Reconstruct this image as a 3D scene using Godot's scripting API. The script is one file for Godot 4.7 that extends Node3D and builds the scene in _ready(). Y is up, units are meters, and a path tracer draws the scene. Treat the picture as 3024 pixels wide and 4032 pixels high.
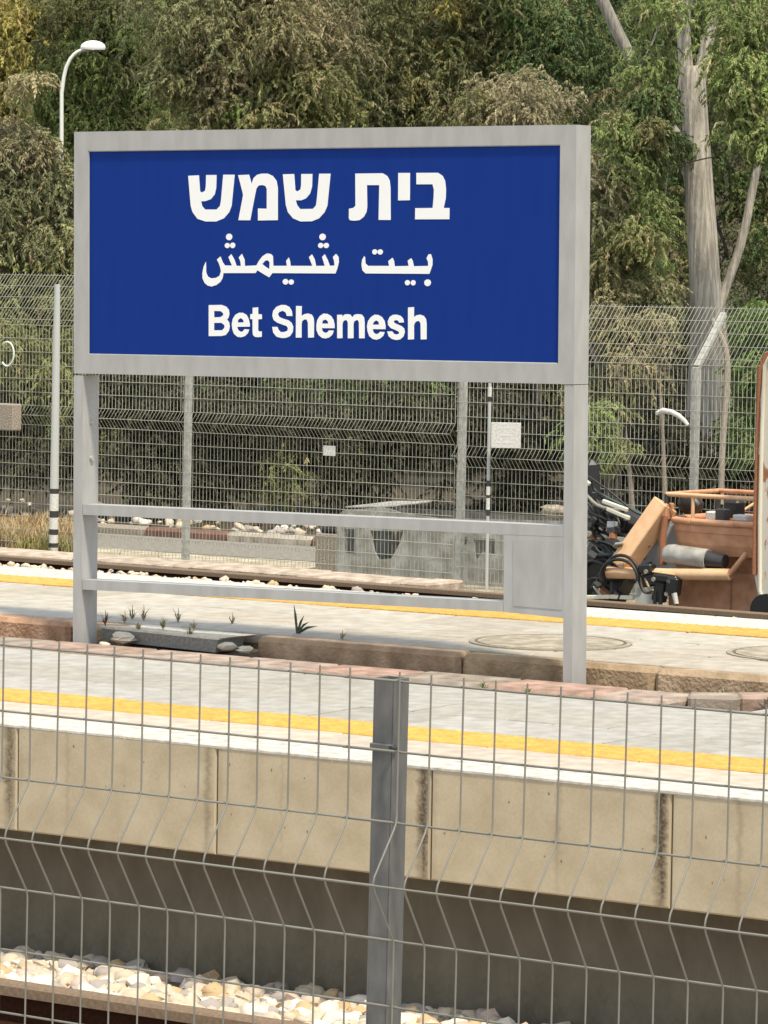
extends Node3D

# ---------------------------------------------------------------- mesh builder
class MB:
	var st := SurfaceTool.new()
	var xf := Transform3D.IDENTITY
	var n := 0
	func _init():
		st.begin(Mesh.PRIMITIVE_TRIANGLES)
	func tri(a: Vector3, b: Vector3, c: Vector3, out: Vector3, smooth := 4294967295, ua := Vector2.ZERO, ub := Vector2.ZERO, uc := Vector2.ZERO):
		st.set_smooth_group(smooth)
		if (a - c).cross(a - b).dot(out) < 0.0:
			var t = b; b = c; c = t
			var u = ub; ub = uc; uc = u
		st.set_uv(ua); st.add_vertex(xf * a)
		st.set_uv(ub); st.add_vertex(xf * b)
		st.set_uv(uc); st.add_vertex(xf * c)
		n += 1
	func quad(a: Vector3, b: Vector3, c: Vector3, d: Vector3, out: Vector3, smooth := 4294967295):
		tri(a, b, c, out, smooth)
		tri(a, c, d, out, smooth)
	func quad_uv(a: Vector3, b: Vector3, c: Vector3, d: Vector3, out: Vector3):
		tri(a, b, c, out, 4294967295, Vector2(0, 1), Vector2(1, 1), Vector2(1, 0))
		tri(a, c, d, out, 4294967295, Vector2(0, 1), Vector2(1, 0), Vector2(0, 0))
	func box(c: Vector3, s: Vector3, bev := 0.0, turn := Basis.IDENTITY):
		var old = xf
		xf = xf * Transform3D(turn, c)
		var h = s * 0.5
		var b = minf(bev, minf(h.x, minf(h.y, h.z)) * 0.9)
		if b <= 0.0:
			for ax in 3:
				for sg in [-1.0, 1.0]:
					var o = Vector3.ZERO; o[ax] = sg
					var p = Vector3.ZERO; p[(ax + 1) % 3] = h[(ax + 1) % 3]
					var q = Vector3.ZERO; q[(ax + 2) % 3] = h[(ax + 2) % 3]
					var m = o * h
					quad(m - p - q, m + p - q, m + p + q, m - p + q, o)
		else:
			for ax in 3:
				var a1 = (ax + 1) % 3
				var a2 = (ax + 2) % 3
				for sg in [-1.0, 1.0]:
					var o = Vector3.ZERO; o[ax] = sg
					var p = Vector3.ZERO; p[a1] = h[a1] - b
					var q = Vector3.ZERO; q[a2] = h[a2] - b
					var m = o * h
					quad(m - p - q, m + p - q, m + p + q, m - p + q, o)
				for s1 in [-1.0, 1.0]:
					for s2 in [-1.0, 1.0]:
						var l = Vector3.ZERO; l[ax] = h[ax] - b
						var u = Vector3.ZERO; u[a1] = s1 * h[a1]; u[a2] = s2 * (h[a2] - b)
						var v = Vector3.ZERO; v[a1] = s1 * (h[a1] - b); v[a2] = s2 * h[a2]
						quad(u - l, u + l, v + l, v - l, u + v)
			for sx in [-1.0, 1.0]:
				for sy in [-1.0, 1.0]:
					for sz in [-1.0, 1.0]:
						var k = Vector3(sx, sy, sz)
						var g = k * (h - Vector3(b, b, b))
						tri(g + Vector3(sx * b, 0, 0), g + Vector3(0, sy * b, 0), g + Vector3(0, 0, sz * b), k)
		xf = old
	func tube(pts: Array, radii: Array, sides := 8, caps := true):
		var rings := []
		var up = Vector3.UP
		var d0: Vector3 = (pts[1] - pts[0]).normalized()
		if absf(d0.dot(up)) > 0.9:
			up = Vector3.RIGHT
		var nrm: Vector3 = (up - d0 * up.dot(d0)).normalized()
		for i in pts.size():
			var d: Vector3
			if i == 0: d = d0
			elif i == pts.size() - 1: d = (pts[i] - pts[i - 1]).normalized()
			else: d = ((pts[i + 1] - pts[i]).normalized() + (pts[i] - pts[i - 1]).normalized()).normalized()
			nrm = (nrm - d * nrm.dot(d)).normalized()
			var bn = d.cross(nrm)
			var r: float = radii[mini(i, radii.size() - 1)]
			var ring := []
			for k in sides:
				var a = TAU * k / sides
				ring.append(pts[i] + (nrm * cos(a) + bn * sin(a)) * r)
			rings.append(ring)
		for i in pts.size() - 1:
			for k in sides:
				var k2 = (k + 1) % sides
				var mid: Vector3 = (pts[i] + pts[i + 1]) * 0.5
				var q: Vector3 = (rings[i][k] + rings[i][k2] + rings[i + 1][k] + rings[i + 1][k2]) * 0.25
				quad(rings[i][k], rings[i][k2], rings[i + 1][k2], rings[i + 1][k], q - mid, 1)
		if caps:
			for e in [0, pts.size() - 1]:
				var o: Vector3 = (pts[1] - pts[0]) * -1.0 if e == 0 else pts[e] - pts[e - 1]
				for k in sides:
					tri(pts[e], rings[e][k], rings[e][(k + 1) % sides], o)
	func poly(pts: PackedVector2Array, z0: float, z1: float):
		# extruded outline, front face at z0 (towards +z), back at z1
		var ix = Geometry2D.triangulate_polygon(pts)
		for i in range(0, ix.size(), 3):
			var a = pts[ix[i]]; var b = pts[ix[i + 1]]; var c = pts[ix[i + 2]]
			tri(Vector3(a.x, a.y, z0), Vector3(b.x, b.y, z0), Vector3(c.x, c.y, z0), Vector3(0, 0, 1))
			tri(Vector3(a.x, a.y, z1), Vector3(b.x, b.y, z1), Vector3(c.x, c.y, z1), Vector3(0, 0, -1))
		var cw = Geometry2D.is_polygon_clockwise(pts)
		for i in pts.size():
			var a = pts[i]; var b = pts[(i + 1) % pts.size()]
			var nn = Vector2(b.y - a.y, a.x - b.x)
			if cw: nn = -nn
			quad(Vector3(a.x, a.y, z0), Vector3(b.x, b.y, z0), Vector3(b.x, b.y, z1), Vector3(a.x, a.y, z1), Vector3(nn.x, nn.y, 0))
	func holed(outer: PackedVector2Array, holes: Array, z0: float, z1: float):
		# cut through the middle of every hole, so that each piece is a simple outline
		var parts := [outer]
		for h in holes:
			var c := Vector2.ZERO
			for p in h: c += p
			c /= h.size()
			var next := []
			for p in parts:
				for side in [-1.0, 1.0]:
					var rect = PackedVector2Array([Vector2(c.x, c.y - 50), Vector2(c.x + side * 50, c.y - 50), Vector2(c.x + side * 50, c.y + 50), Vector2(c.x, c.y + 50)])
					for half in Geometry2D.intersect_polygons(p, rect):
						if Geometry2D.is_polygon_clockwise(half): continue
						for rest in Geometry2D.clip_polygons(half, h):
							if not Geometry2D.is_polygon_clockwise(rest): next.append(rest)
			parts = next
		for p in parts: poly(p, z0, z1)
	func mesh() -> ArrayMesh:
		st.generate_normals()
		return st.commit()

# ---------------------------------------------------------------- scene helpers
var names := {}
var M := {}
var rng := RandomNumberGenerator.new()
var FAR: Transform3D          # the yard behind the platform: x along the far rail, -z away from us

func numbered(called: String) -> String:
	if not names.has(called):
		names[called] = 0
		return called
	names[called] += 1
	return "%s_%03d" % [called, names[called]]

func obj(called: String, mesh: Mesh, material: Material, parent: Node = null) -> MeshInstance3D:
	var o := MeshInstance3D.new()
	o.mesh = mesh
	o.material_override = material
	if parent == null:
		o.name = numbered(called)
		add_child(o)
	else:
		o.name = called
		parent.add_child(o, true)
	return o

func tag(o: Node, label: String, category := "", group := "", kind := ""):
	if label != "": o.set_meta("label", label)
	if category != "": o.set_meta("category", category)
	if group != "": o.set_meta("group", group)
	if kind != "": o.set_meta("kind", kind)

func thing(called: String, label: String, category: String, t := Transform3D.IDENTITY, group := "", kind := "") -> Node3D:
	var o := Node3D.new()
	o.name = numbered(called)
	add_child(o)
	o.transform = t
	tag(o, label, category, group, kind)
	return o

func at(x: float, y: float, z: float) -> Transform3D:
	return Transform3D(Basis.IDENTITY, Vector3(x, y, z))

func far(s: float, y: float, t: float) -> Transform3D:
	return FAR * at(s, y, -t)

func one_box(called: String, c: Vector3, s: Vector3, bev: float, m: Material, parent: Node = null, turn := Basis.IDENTITY) -> MeshInstance3D:
	var b = MB.new()
	b.box(Vector3.ZERO, s, bev)
	var o = obj(called, b.mesh(), m, parent)
	o.transform = Transform3D(turn, c)
	return o

func one_tube(called: String, pts: Array, radii: Array, m: Material, parent: Node = null, sides := 8) -> MeshInstance3D:
	var b = MB.new()
	b.tube(pts, radii, sides)
	return obj(called, b.mesh(), m, parent)

func noise_tex(sd: int, freq: float, octaves: int, lo: Color, hi: Color, bump := 0.0, size := 512, mid := -1.0) -> NoiseTexture2D:
	var f := FastNoiseLite.new()
	f.seed = sd
	f.frequency = freq
	f.fractal_octaves = octaves
	f.noise_type = FastNoiseLite.TYPE_SIMPLEX_SMOOTH
	var t := NoiseTexture2D.new()
	t.width = size; t.height = size
	t.seamless = true
	t.noise = f
	if bump > 0.0:
		t.as_normal_map = true
		t.bump_strength = bump
	else:
		var g := Gradient.new()
		g.offsets = PackedFloat32Array([0.0, 1.0]) if mid < 0.0 else PackedFloat32Array([mid, mid + 0.12])
		g.colors = PackedColorArray([lo, hi])
		t.color_ramp = g
	return t

func lin(r: float, g: float, b: float) -> Color:
	return Color(r, g, b).linear_to_srgb()

func mat(c: Color, rough := 0.8, metal := 0.0) -> StandardMaterial3D:
	var m := StandardMaterial3D.new()
	m.albedo_color = c
	m.roughness = rough
	m.metallic = metal
	return m

func textured(c: Color, rough: float, tex: Texture2D, scale: Vector3, bump: Texture2D = null, bs := 0.6, world := true) -> StandardMaterial3D:
	var m := mat(c, rough)
	m.albedo_texture = tex
	m.uv1_triplanar = true
	m.uv1_world_triplanar = world
	m.uv1_scale = scale
	if bump:
		m.normal_enabled = true
		m.normal_texture = bump
		m.normal_scale = bs
	return m

func shade(m: StandardMaterial3D, f: float, tint := Color.WHITE) -> StandardMaterial3D:
	var c: StandardMaterial3D = m.duplicate()
	var l = m.albedo_color.srgb_to_linear()
	c.albedo_color = Color(l.r * f * tint.r, l.g * f * tint.g, l.b * f * tint.b).linear_to_srgb()
	return c

# ================================================================ the place
func _ready():
	rng.seed = 7
	# --- camera
	var cam := Camera3D.new()
	cam.name = "camera"
	cam.position = Vector3(0, 1.62, 0)
	cam.rotation_order = EULER_ORDER_YXZ
	cam.rotation = Vector3(-0.0625, deg_to_rad(34.0), 0.014)
	cam.fov = rad_to_deg(2.0 * atan(2016.0 / 15100.0))
	cam.near = 0.1
	cam.far = 600.0
	add_child(cam)
	cam.current = true
	# --- sky, exposure
	var we := WorldEnvironment.new()
	we.name = "environment"
	var env := Environment.new()
	env.background_mode = Environment.BG_SKY
	var sky := Sky.new()
	var sm := ProceduralSkyMaterial.new()
	sm.sky_top_color = Color(0.67, 0.71, 0.75)
	sm.sky_horizon_color = Color(0.89, 0.885, 0.86)
	sm.sky_curve = 0.12
	sm.ground_bottom_color = Color(0.35, 0.32, 0.28)
	sm.ground_horizon_color = Color(0.64, 0.62, 0.57)
	sm.energy_multiplier = 1.5
	sky.sky_material = sm
	env.sky = sky
	env.tonemap_mode = Environment.TONE_MAPPER_LINEAR
	env.tonemap_exposure = 1.42
	env.sdfgi_enabled = true
	env.ssao_enabled = true
	env.ssil_enabled = true
	we.environment = env
	add_child(we)
	# --- sun: high, from the right, a little in front of the platform face
	var sun := DirectionalLight3D.new()
	sun.name = "sun"
	sun.light_energy = 1.15
	sun.light_color = Color(1.0, 0.95, 0.85)
	sun.light_angular_distance = 5.0
	sun.shadow_enabled = true
	add_child(sun)
	var to_sun = Vector3(0.45, 1.0, 0.22).normalized()
	sun.look_at_from_position(to_sun * 50.0, Vector3.ZERO, Vector3.UP)

	FAR = Transform3D(Basis(Vector3.UP, -0.05594), Vector3(-17.0, 0.0, -24.66))
	materials()
	ground()
	platform()
	near_track()
	far_track()
	road()
	far_fence()
	station_sign()
	near_fence()
	yard_things()
	work_machine()
	trees()
	weeds()

func materials():
	var fine = noise_tex(3, 0.05, 5, Color(0.72, 0.72, 0.72), Color(1, 1, 1))
	var blotch = noise_tex(5, 0.012, 5, Color(0.66, 0.64, 0.60), Color(1, 1, 1))
	var bump = noise_tex(9, 0.08, 4, Color.BLACK, Color.WHITE, 3.0)
	M.soft = noise_tex(6, 0.02, 5, Color(0.84, 0.83, 0.81), Color(1, 1, 1))
	M.fine = fine; M.blotch = blotch; M.bump = bump
	M.paint = textured(lin(0.395, 0.40, 0.405), 0.45, noise_tex(61, 0.014, 5, Color(0.91, 0.905, 0.895), Color(1, 1, 1)), Vector3(1.6, 0.5, 1.6), noise_tex(62, 0.02, 3, Color.BLACK, Color.WHITE, 0.6), 0.15)
	M.blue = textured(lin(0.0068, 0.034, 0.222), 0.5, noise_tex(63, 0.012, 5, Color(0.94, 0.945, 0.955), Color(1.0, 1.0, 1.0)), Vector3(2.2, 0.25, 2.2))
	M.blue.metallic_specular = 0.18
	M.white_print = mat(lin(0.80, 0.82, 0.84), 0.55)
	M.wall = textured(lin(0.30, 0.26, 0.19), 0.9, blotch, Vector3(0.6, 0.6, 0.6), bump, 0.5)
	M.white_edge = textured(lin(0.70, 0.69, 0.66), 0.8, noise_tex(71, 0.03, 5, Color(0.72, 0.70, 0.67), Color(1, 1, 1)), Vector3(0.9, 0.9, 0.9), bump, 0.3)
	M.yellow = textured(lin(0.68, 0.40, 0.085), 0.75, noise_tex(72, 0.03, 5, Color(0.84, 0.80, 0.70), Color(1, 1, 1)), Vector3(0.8, 0.8, 0.8), bump, 0.5)
	M.bed = textured(lin(0.20, 0.145, 0.098), 1.0, fine, Vector3(1.5, 1.5, 1.5), bump, 1.0)
	M.dirt = textured(lin(0.26, 0.215, 0.165), 1.0, blotch, Vector3(0.15, 0.15, 0.15), bump, 1.0)
	M.forest = textured(lin(0.075, 0.058, 0.036), 1.0, blotch, Vector3(0.2, 0.2, 0.2), bump, 1.0)
	M.ballast_floor = textured(lin(0.42, 0.36, 0.29), 1.0, fine, Vector3(1.2, 1.2, 1.2), bump, 1.0)
	M.asphalt = textured(lin(0.29, 0.27, 0.24), 0.95, fine, Vector3(0.5, 0.5, 0.5), bump, 0.6)
	M.pale_dust = textured(lin(0.60, 0.54, 0.43), 1.0, blotch, Vector3(0.6, 0.6, 0.6), bump, 0.8)
	M.rail_side = textured(lin(0.046, 0.020, 0.013), 1.0, fine, Vector3(2, 2, 2))
	M.rail_side.metallic_specular = 0.1
	M.rail_head = textured(lin(0.26, 0.18, 0.115), 0.6, fine, Vector3(2, 2, 2))
	M.sleeper = textured(lin(0.36, 0.33, 0.29), 0.9, blotch, Vector3(1, 1, 1), bump, 0.5)
	M.galv = textured(lin(0.17, 0.17, 0.168), 0.55, noise_tex(75, 0.02, 4, Color(0.78, 0.79, 0.80), Color(1, 1, 1)), Vector3(2.0, 0.8, 2.0))
	M.galv.metallic = 0.1
	M.wire = mat(lin(0.215, 0.21, 0.185), 0.5, 0.2)
	M.far_wire = mat(lin(0.36, 0.365, 0.32), 0.6)
	M.far_post = textured(lin(0.56, 0.56, 0.53), 0.6, noise_tex(76, 0.03, 4, Color(0.75, 0.75, 0.74), Color(1, 1, 1)), Vector3(1, 1, 1))
	M.pole_paint = mat(lin(0.44, 0.46, 0.45), 0.6)
	M.white_paint = textured(lin(0.80, 0.80, 0.77), 0.6, fine, Vector3(2, 2, 2))
	M.kerb_white = textured(lin(0.55, 0.50, 0.44), 0.8, blotch, Vector3(1, 1, 1))
	M.black_paint = mat(lin(0.03, 0.03, 0.035), 0.6)
	M.red_paint = textured(lin(0.24, 0.13, 0.10), 0.85, blotch, Vector3(1, 1, 1))
	M.orange = textured(lin(0.66, 0.375, 0.23), 0.55, noise_tex(77, 0.016, 6, Color(0.80, 0.73, 0.67), Color(1, 1, 1)), Vector3(0.8, 0.8, 0.8))
	M.orange_pale = textured(lin(0.80, 0.53, 0.32), 0.55, noise_tex(78, 0.016, 6, Color(0.86, 0.82, 0.77), Color(1, 1, 1)), Vector3(0.8, 0.8, 0.8))
	M.black_rubber = mat(lin(0.014, 0.014, 0.015), 0.45)
	M.dark_metal = mat(lin(0.05, 0.05, 0.055), 0.5, 0.3)
	M.grey_metal = textured(lin(0.50, 0.49, 0.47), 0.55, blotch, Vector3(1.2, 1.2, 1.2))
	M.grey_sheet = textured(lin(0.48, 0.485, 0.47), 0.7, blotch, Vector3(0.8, 0.8, 0.8), bump, 0.3)
	M.rusty = textured(lin(0.60, 0.56, 0.49), 0.7, rust_tex(), Vector3(1.3, 0.45, 1.3))
	M.rust = textured(lin(0.40, 0.17, 0.085), 0.9, fine, Vector3(2, 2, 2))
	M.rough_concrete = textured(lin(0.44, 0.39, 0.33), 0.95, noise_tex(79, 0.06, 4, Color(0.66, 0.64, 0.62), Color(1, 1, 1)), Vector3(1.5, 1.5, 1.5), bump, 1.0)
	M.bark = textured(lin(0.53, 0.51, 0.47), 0.95, bark_tex(), Vector3(3.2, 0.22, 3.2), bump, 0.6)
	M.bark_dark = textured(lin(0.12, 0.10, 0.08), 0.95, fine, Vector3(1.5, 0.5, 1.5), bump, 0.6)
	M.dead_wood = textured(lin(0.42, 0.36, 0.29), 0.95, fine, Vector3(2, 0.6, 2))
	M.leaf = mat(Color.WHITE, 0.62)
	M.leaf.vertex_color_use_as_albedo = true
	M.leaf.backlight_enabled = true
	M.leaf.backlight = lin(0.22, 0.23, 0.09)
	M.leaf.cull_mode = BaseMaterial3D.CULL_DISABLED
	M.stone = mat(Color.WHITE, 0.95)
	M.stone.vertex_color_use_as_albedo = true
	M.weed = mat(lin(0.20, 0.21, 0.10), 0.7)
	M.weed_dry = mat(lin(0.30, 0.24, 0.13), 0.8)
	M.weed_red = mat(lin(0.16, 0.035, 0.03), 0.8)

func rust_tex() -> Texture2D:
	var t = noise_tex(90, 0.014, 5, Color(1, 1, 1), Color(0.72, 0.50, 0.36), 0.0, 512, 0.66)
	return t

func bark_tex() -> Texture2D:
	var f := FastNoiseLite.new()
	f.seed = 91; f.frequency = 0.014; f.fractal_octaves = 5
	var t := NoiseTexture2D.new()
	t.width = 512; t.height = 512; t.seamless = true; t.noise = f
	var g := Gradient.new()
	g.offsets = PackedFloat32Array([0.0, 0.36, 0.5, 0.62, 1.0])
	g.colors = PackedColorArray([Color(0.62, 0.60, 0.59), Color(0.74, 0.72, 0.70), Color(0.84, 0.82, 0.79), Color(0.95, 0.93, 0.90), Color(1, 1, 1)])
	t.color_ramp = g
	return t

func sheet(called: String, x0: float, x1: float, z0: float, z1: float, y: float, m: Material, label: String, category: String):
	var b = MB.new()
	b.quad(Vector3(x0, y, z0), Vector3(x1, y, z0), Vector3(x1, y, z1), Vector3(x0, y, z1), Vector3.UP)
	var o = obj(called, b.mesh(), m)
	tag(o, label, category, "", "structure")
	return o

func ground():
	sheet("ground", -300, 300, 60, -24.2, -1.02, M.dirt, "bare brown ground around the tracks", "ground")
	# the yard and the forest floor behind it, rising into a wooded slope
	var b = MB.new()
	var zs = [-24.2, -30.6, -33.0, -38.0, -48.0, -60.0, -75.0, -95.0, -300.0]
	var ys = [-1.02, -1.0, -0.80, -0.75, -0.6, 0.6, 4.0, 12.0, 40.0]
	for i in zs.size() - 1:
		for k in 40:
			var xa = -300.0 + k * 15.0
			var xb = xa + 15.0
			b.quad(Vector3(xa, ys[i], zs[i]), Vector3(xb, ys[i], zs[i]), Vector3(xb, ys[i + 1], zs[i + 1]), Vector3(xa, ys[i + 1], zs[i + 1]), Vector3.UP, 1)
	var o = obj("hillside", b.mesh(), M.forest)
	tag(o, "dark leaf-littered slope under the trees behind the yard", "hillside", "", "structure")

func beam_tex(sd: int) -> ImageTexture:
	# concrete edge beam, 512 x 192: mottled, with streaks running down from the joint at its ends
	var w := 384
	var h := 160
	var im := Image.create(w, h, false, Image.FORMAT_RGB8)
	var f := FastNoiseLite.new(); f.seed = sd; f.frequency = 0.012; f.fractal_octaves = 5
	var s := FastNoiseLite.new(); s.seed = sd + 50; s.frequency = 0.05; s.fractal_octaves = 3
	var r := RandomNumberGenerator.new(); r.seed = sd
	var sx = [r.randf_range(0.0, 5.0), w - r.randf_range(4.0, 16.0), r.randf_range(60, 320)]
	var sw = [r.randf_range(5, 9), r.randf_range(9, 18), r.randf_range(3, 7)]
	var sk = [r.randf_range(0.0, 0.12), [0.7, 0.8, 0.3, 0.5, 0.25][sd % 5], r.randf_range(0.03, 0.22)]
	var spots := []
	for i in 7: spots.append([r.randf_range(0, w), r.randf_range(8, h * 0.8), r.randf_range(0.6, 1.7), r.randi() % 2])
	for y in h:
		for x in w:
			var n1 = f.get_noise_2d(x, y)
			var n2 = s.get_noise_2d(x * 3.0, y * 3.0)
			var v = 0.93 + n1 * 0.07 + n2 * 0.035
			var c = Color(v, v * (0.99 + n1 * 0.01), v * (0.97 + n1 * 0.03))
			for k in 3:
				var edge = s.get_noise_2d(x * 0.4 + k * 100.0, y * 1.4) * 5.0
				var d = absf(x - sx[k] + edge) / sw[k]
				var reach = 1.0 - smoothstep(0.55, 1.0, float(y) / h + s.get_noise_2d(x * 2.0, 7.0) * 0.3)
				var a = clampf(1.0 - d, 0.0, 1.0) * sk[k] * (0.45 + 0.55 * reach) * (0.75 + n2 * 0.5)
				c = c.lerp(Color(0.34, 0.31, 0.28), clampf(a * 1.5, 0.0, 0.85))
			for p in spots:
				if Vector2(x - p[0], (y - p[1]) * 0.7).length() < p[2] + n2:
					c = c.lerp(Color(0.5, 0.30, 0.22) if p[3] == 0 else Color(0.42, 0.36, 0.30), 0.6)
			im.set_pixel(x, y, c)
	return ImageTexture.create_from_image(im)

func platform():
	var root = thing("platform", "island station platform with yellow tactile lines and a white painted edge", "platform", Transform3D.IDENTITY, "", "structure")
	# core and the recessed wall under the overhanging edge
	one_box("platform_core", Vector3(-12, -0.56, -13.12), Vector3(34, 0.98, 4.04), 0.0, M.bed, root)
	one_box("platform_core", Vector3(-12, -0.20, -10.93), Vector3(34, 0.26, 0.36), 0.0, M.bed, root)
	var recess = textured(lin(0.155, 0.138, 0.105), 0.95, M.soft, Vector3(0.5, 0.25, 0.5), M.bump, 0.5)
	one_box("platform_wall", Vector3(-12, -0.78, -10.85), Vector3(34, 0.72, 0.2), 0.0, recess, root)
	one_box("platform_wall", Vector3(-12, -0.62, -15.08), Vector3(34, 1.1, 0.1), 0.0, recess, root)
	# precast edge beams, joints where the photograph shows them
	var joints = [-15.6, -14.73, -13.85, -12.97, -12.1, -11.23, -10.36, -9.48, -8.605, -7.73, -6.855, -5.948, -5.09, -4.2, -3.3]
	var beam_mats := []
	for k in 5:
		var bm := mat(lin(0.52, 0.445, 0.325), 0.9)
		bm.albedo_texture = beam_tex(201 + k * 6)
		bm.normal_enabled = false
		beam_mats.append(bm)
	for i in joints.size() - 1:
		var x0 = joints[i] + 0.002
		var x1 = joints[i + 1] - 0.002
		var low = -0.372 - rng.randf_range(0, 0.004)
		var b = MB.new()
		var e = 0.006
		var zf = -10.462 + rng.randf_range(-0.002, 0.002)
		var f0 = Vector3(x0 + e, low + e, zf); var f1 = Vector3(x1 - e, low + e, zf); var f2 = Vector3(x1 - e, -0.008, zf); var f3 = Vector3(x0 + e, -0.008, zf)
		b.quad_uv(f0, f1, f2, f3, Vector3(0, 0, 1))
		var g0 = Vector3(x0, low, zf - e); var g1 = Vector3(x1, low, zf - e); var g2 = Vector3(x1, -0.006, zf - e); var g3 = Vector3(x0, -0.006, zf - e)
		b.quad(f0, f1, g1, g0, Vector3(0, -1, 1)); b.quad(f1, f2, g2, g1, Vector3(1, 0, 1)); b.quad(f3, f0, g0, g3, Vector3(-1, 0, 1))
		b.quad(f2, f3, g3, g2, Vector3(0, 1, 1))
		var back = Vector3(0, 0, -0.28)
		b.quad(g0, g1, g1 + back, g0 + back, Vector3.DOWN)
		b.quad(g1, g2, g2 + back, g1 + back, Vector3.RIGHT)
		b.quad(g0, g3, g3 + back, g0 + back, Vector3.LEFT)
		b.quad(g3, g2, g2 + back, g3 + back, Vector3.UP)
		b.quad(g0 + back, g1 + back, g2 + back, g3 + back, Vector3(0, 0, -1))
		obj("edge_beam", b.mesh(), beam_mats[i % 5], root)
	# paving: shared meshes, a few tones
	var tones := []
	for k in 4:
		tones.append(textured(lin(0.405, 0.395, 0.375), 0.9, M.soft, Vector3(0.9, 0.9, 0.9), M.bump, 0.35))
		tones[k] = shade(tones[k], [1.0, 0.92, 1.06, 0.97][k], [Color(1, 1, 1), Color(1.0, 0.99, 0.97), Color(1.0, 1.0, 1.01), Color(1.01, 0.99, 0.96)][k])
	var warm := []
	for k in 4:
		warm.append(shade(textured(lin(0.47, 0.44, 0.395), 0.9, M.soft, Vector3(0.8, 0.8, 0.8), M.bump, 0.4), [1.0, 0.94, 1.04, 0.9][k], [Color(1, 1, 1), Color(1.02, 0.98, 0.94), Color(1, 1, 0.98), Color(1.0, 0.97, 0.93)][k]))
	var pink := []
	for k in 3:
		pink.append(shade(textured(lin(0.54, 0.47, 0.40), 0.9, M.soft, Vector3(0.9, 0.9, 0.9), M.bump, 0.3), [1.0, 0.95, 1.04][k]))
	rows(root, "paving_slab", -16.0, -3.6, 0.42, -11.362, -12.592, 3, 0.0, tones, 0.011)
	rows(root, "tactile_tile", -16.0, -3.6, 0.60, -11.046, -11.356, 1, 0.003, [M.yellow, shade(M.yellow, 0.95)], 0.004, true)
	rows(root, "coping_slab", -16.0, -3.6, 0.60, -10.712, -11.040, 1, 0.0, pink, 0.005)
	rows(root, "white_edge_stone", -16.0, -3.6, 0.875, -10.458, -10.706, 1, 0.004, [M.white_edge, shade(M.white_edge, 0.96)], 0.003, false, 0.014)
	# higher rear half
	rows(root, "paving_slab", -19.0, -4.0, 0.60, -13.235, -14.55, 3, 0.072, warm, 0.014)
	rows(root, "tactile_tile", -19.0, -4.0, 0.60, -14.556, -14.868, 1, 0.076, [M.yellow, shade(M.yellow, 0.94)], 0.004, true)
	rows(root, "white_edge_stone", -19.0, -4.0, 0.875, -14.874, -15.33, 1, 0.072, [M.white_edge, shade(M.white_edge, 0.95)], 0.005)
	one_box("platform_base", Vector3(-11.5, -0.02, -14.2), Vector3(15.2, 0.10, 1.95), 0.0, M.bed, root)
	# the planted strip in which the sign stands
	# uneven soil, higher towards the kerb and under the broken slab
	var so = MB.new()
	var nz := FastNoiseLite.new(); nz.seed = 88; nz.frequency = 3.0; nz.fractal_octaves = 3
	for i in 150:
		for j in 6:
			var cs := []
			for q in [[0, 0], [1, 0], [1, 1], [0, 1]]:
				var sx = -15.0 + (i + q[0]) * 0.06
				var sz = -12.86 - (j + q[1]) * 0.07
				var hh = -0.052 + 0.012 * (j + q[1]) / 2.0 + nz.get_noise_2d(sx, sz) * 0.018
				if sx > -10.2 and sx < -9.45: hh += 0.025 * smoothstep(-12.9, -13.05, sz)
				cs.append(Vector3(sx, hh, sz))
			so.quad(cs[0], cs[1], cs[2], cs[3], Vector3.UP, 1)
	obj("soil_strip", so.mesh(), M.bed, root)
	var border := []
	for k in 4:
		border.append(shade(textured(lin(0.46, 0.335, 0.285), 0.9, M.blotch, Vector3(1.2, 1.2, 1.2), M.bump, 0.5), [1.0, 1.08, 0.9, 1.02][k], [Color(1, 1, 1), Color(0.98, 1.08, 1.12), Color(0.95, 1.1, 1.12), Color(1.05, 0.95, 0.92)][k]))
	var x = -15.0
	var k2 = 0
	while x < -7.35:
		var l = rng.randf_range(0.38, 0.55)
		l = minf(l, -7.2 - x)
		if -7.2 - x - l < 0.15: l = -7.2 - x
		one_box("border_stone", Vector3(x + l * 0.5, -0.031 + rng.randf_range(-0.003, 0.003), -12.765), Vector3(l - 0.008, 0.082, 0.31), 0.012, border[rng.randi() % 4], root, Basis(Vector3.UP, rng.randf_range(-0.006, 0.006)))
		x += l
		k2 += 1
	# broken turn of the border that closes the strip at its right end
	var turns = [[-7.10, -12.80, 0.20, 0.5], [-6.93, -12.92, 0.24, 0.62], [-6.72, -13.0, 0.26, 0.35], [-6.48, -13.03, 0.24, 0.14], [-6.22, -13.05, 0.28, 0.05], [-5.94, -13.06, 0.28, 0.02], [-5.65, -13.06, 0.28, 0.0], [-5.36, -13.06, 0.28, 0.0]]
	for t in turns:
		one_box("border_stone", Vector3(t[0], -0.012 + (t[0] + 7.1) * 0.012, t[1]), Vector3(t[2], 0.08, 0.15), 0.012, border[rng.randi() % 4], root, Basis(Vector3.UP, t[3]) )
	rows(root, "paving_slab", -6.85, -3.6, 0.42, -12.60, -12.98, 1, -0.004, tones, 0.006)
	# raised kerb behind the strip; two stones are broken away right of the left post
	var kerb := []
	for k in 4:
		kerb.append(shade(textured(lin(0.52, 0.375, 0.265), 0.95, M.blotch, Vector3(1.1, 1.1, 1.1), M.bump, 0.9), [1.0, 0.9, 1.08, 0.95][k], [Color(1, 1, 1), Color(1.0, 1.02, 0.95), Color(1.08, 0.92, 0.86), Color(0.97, 1.0, 0.98)][k]))
	x = -15.2
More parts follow.
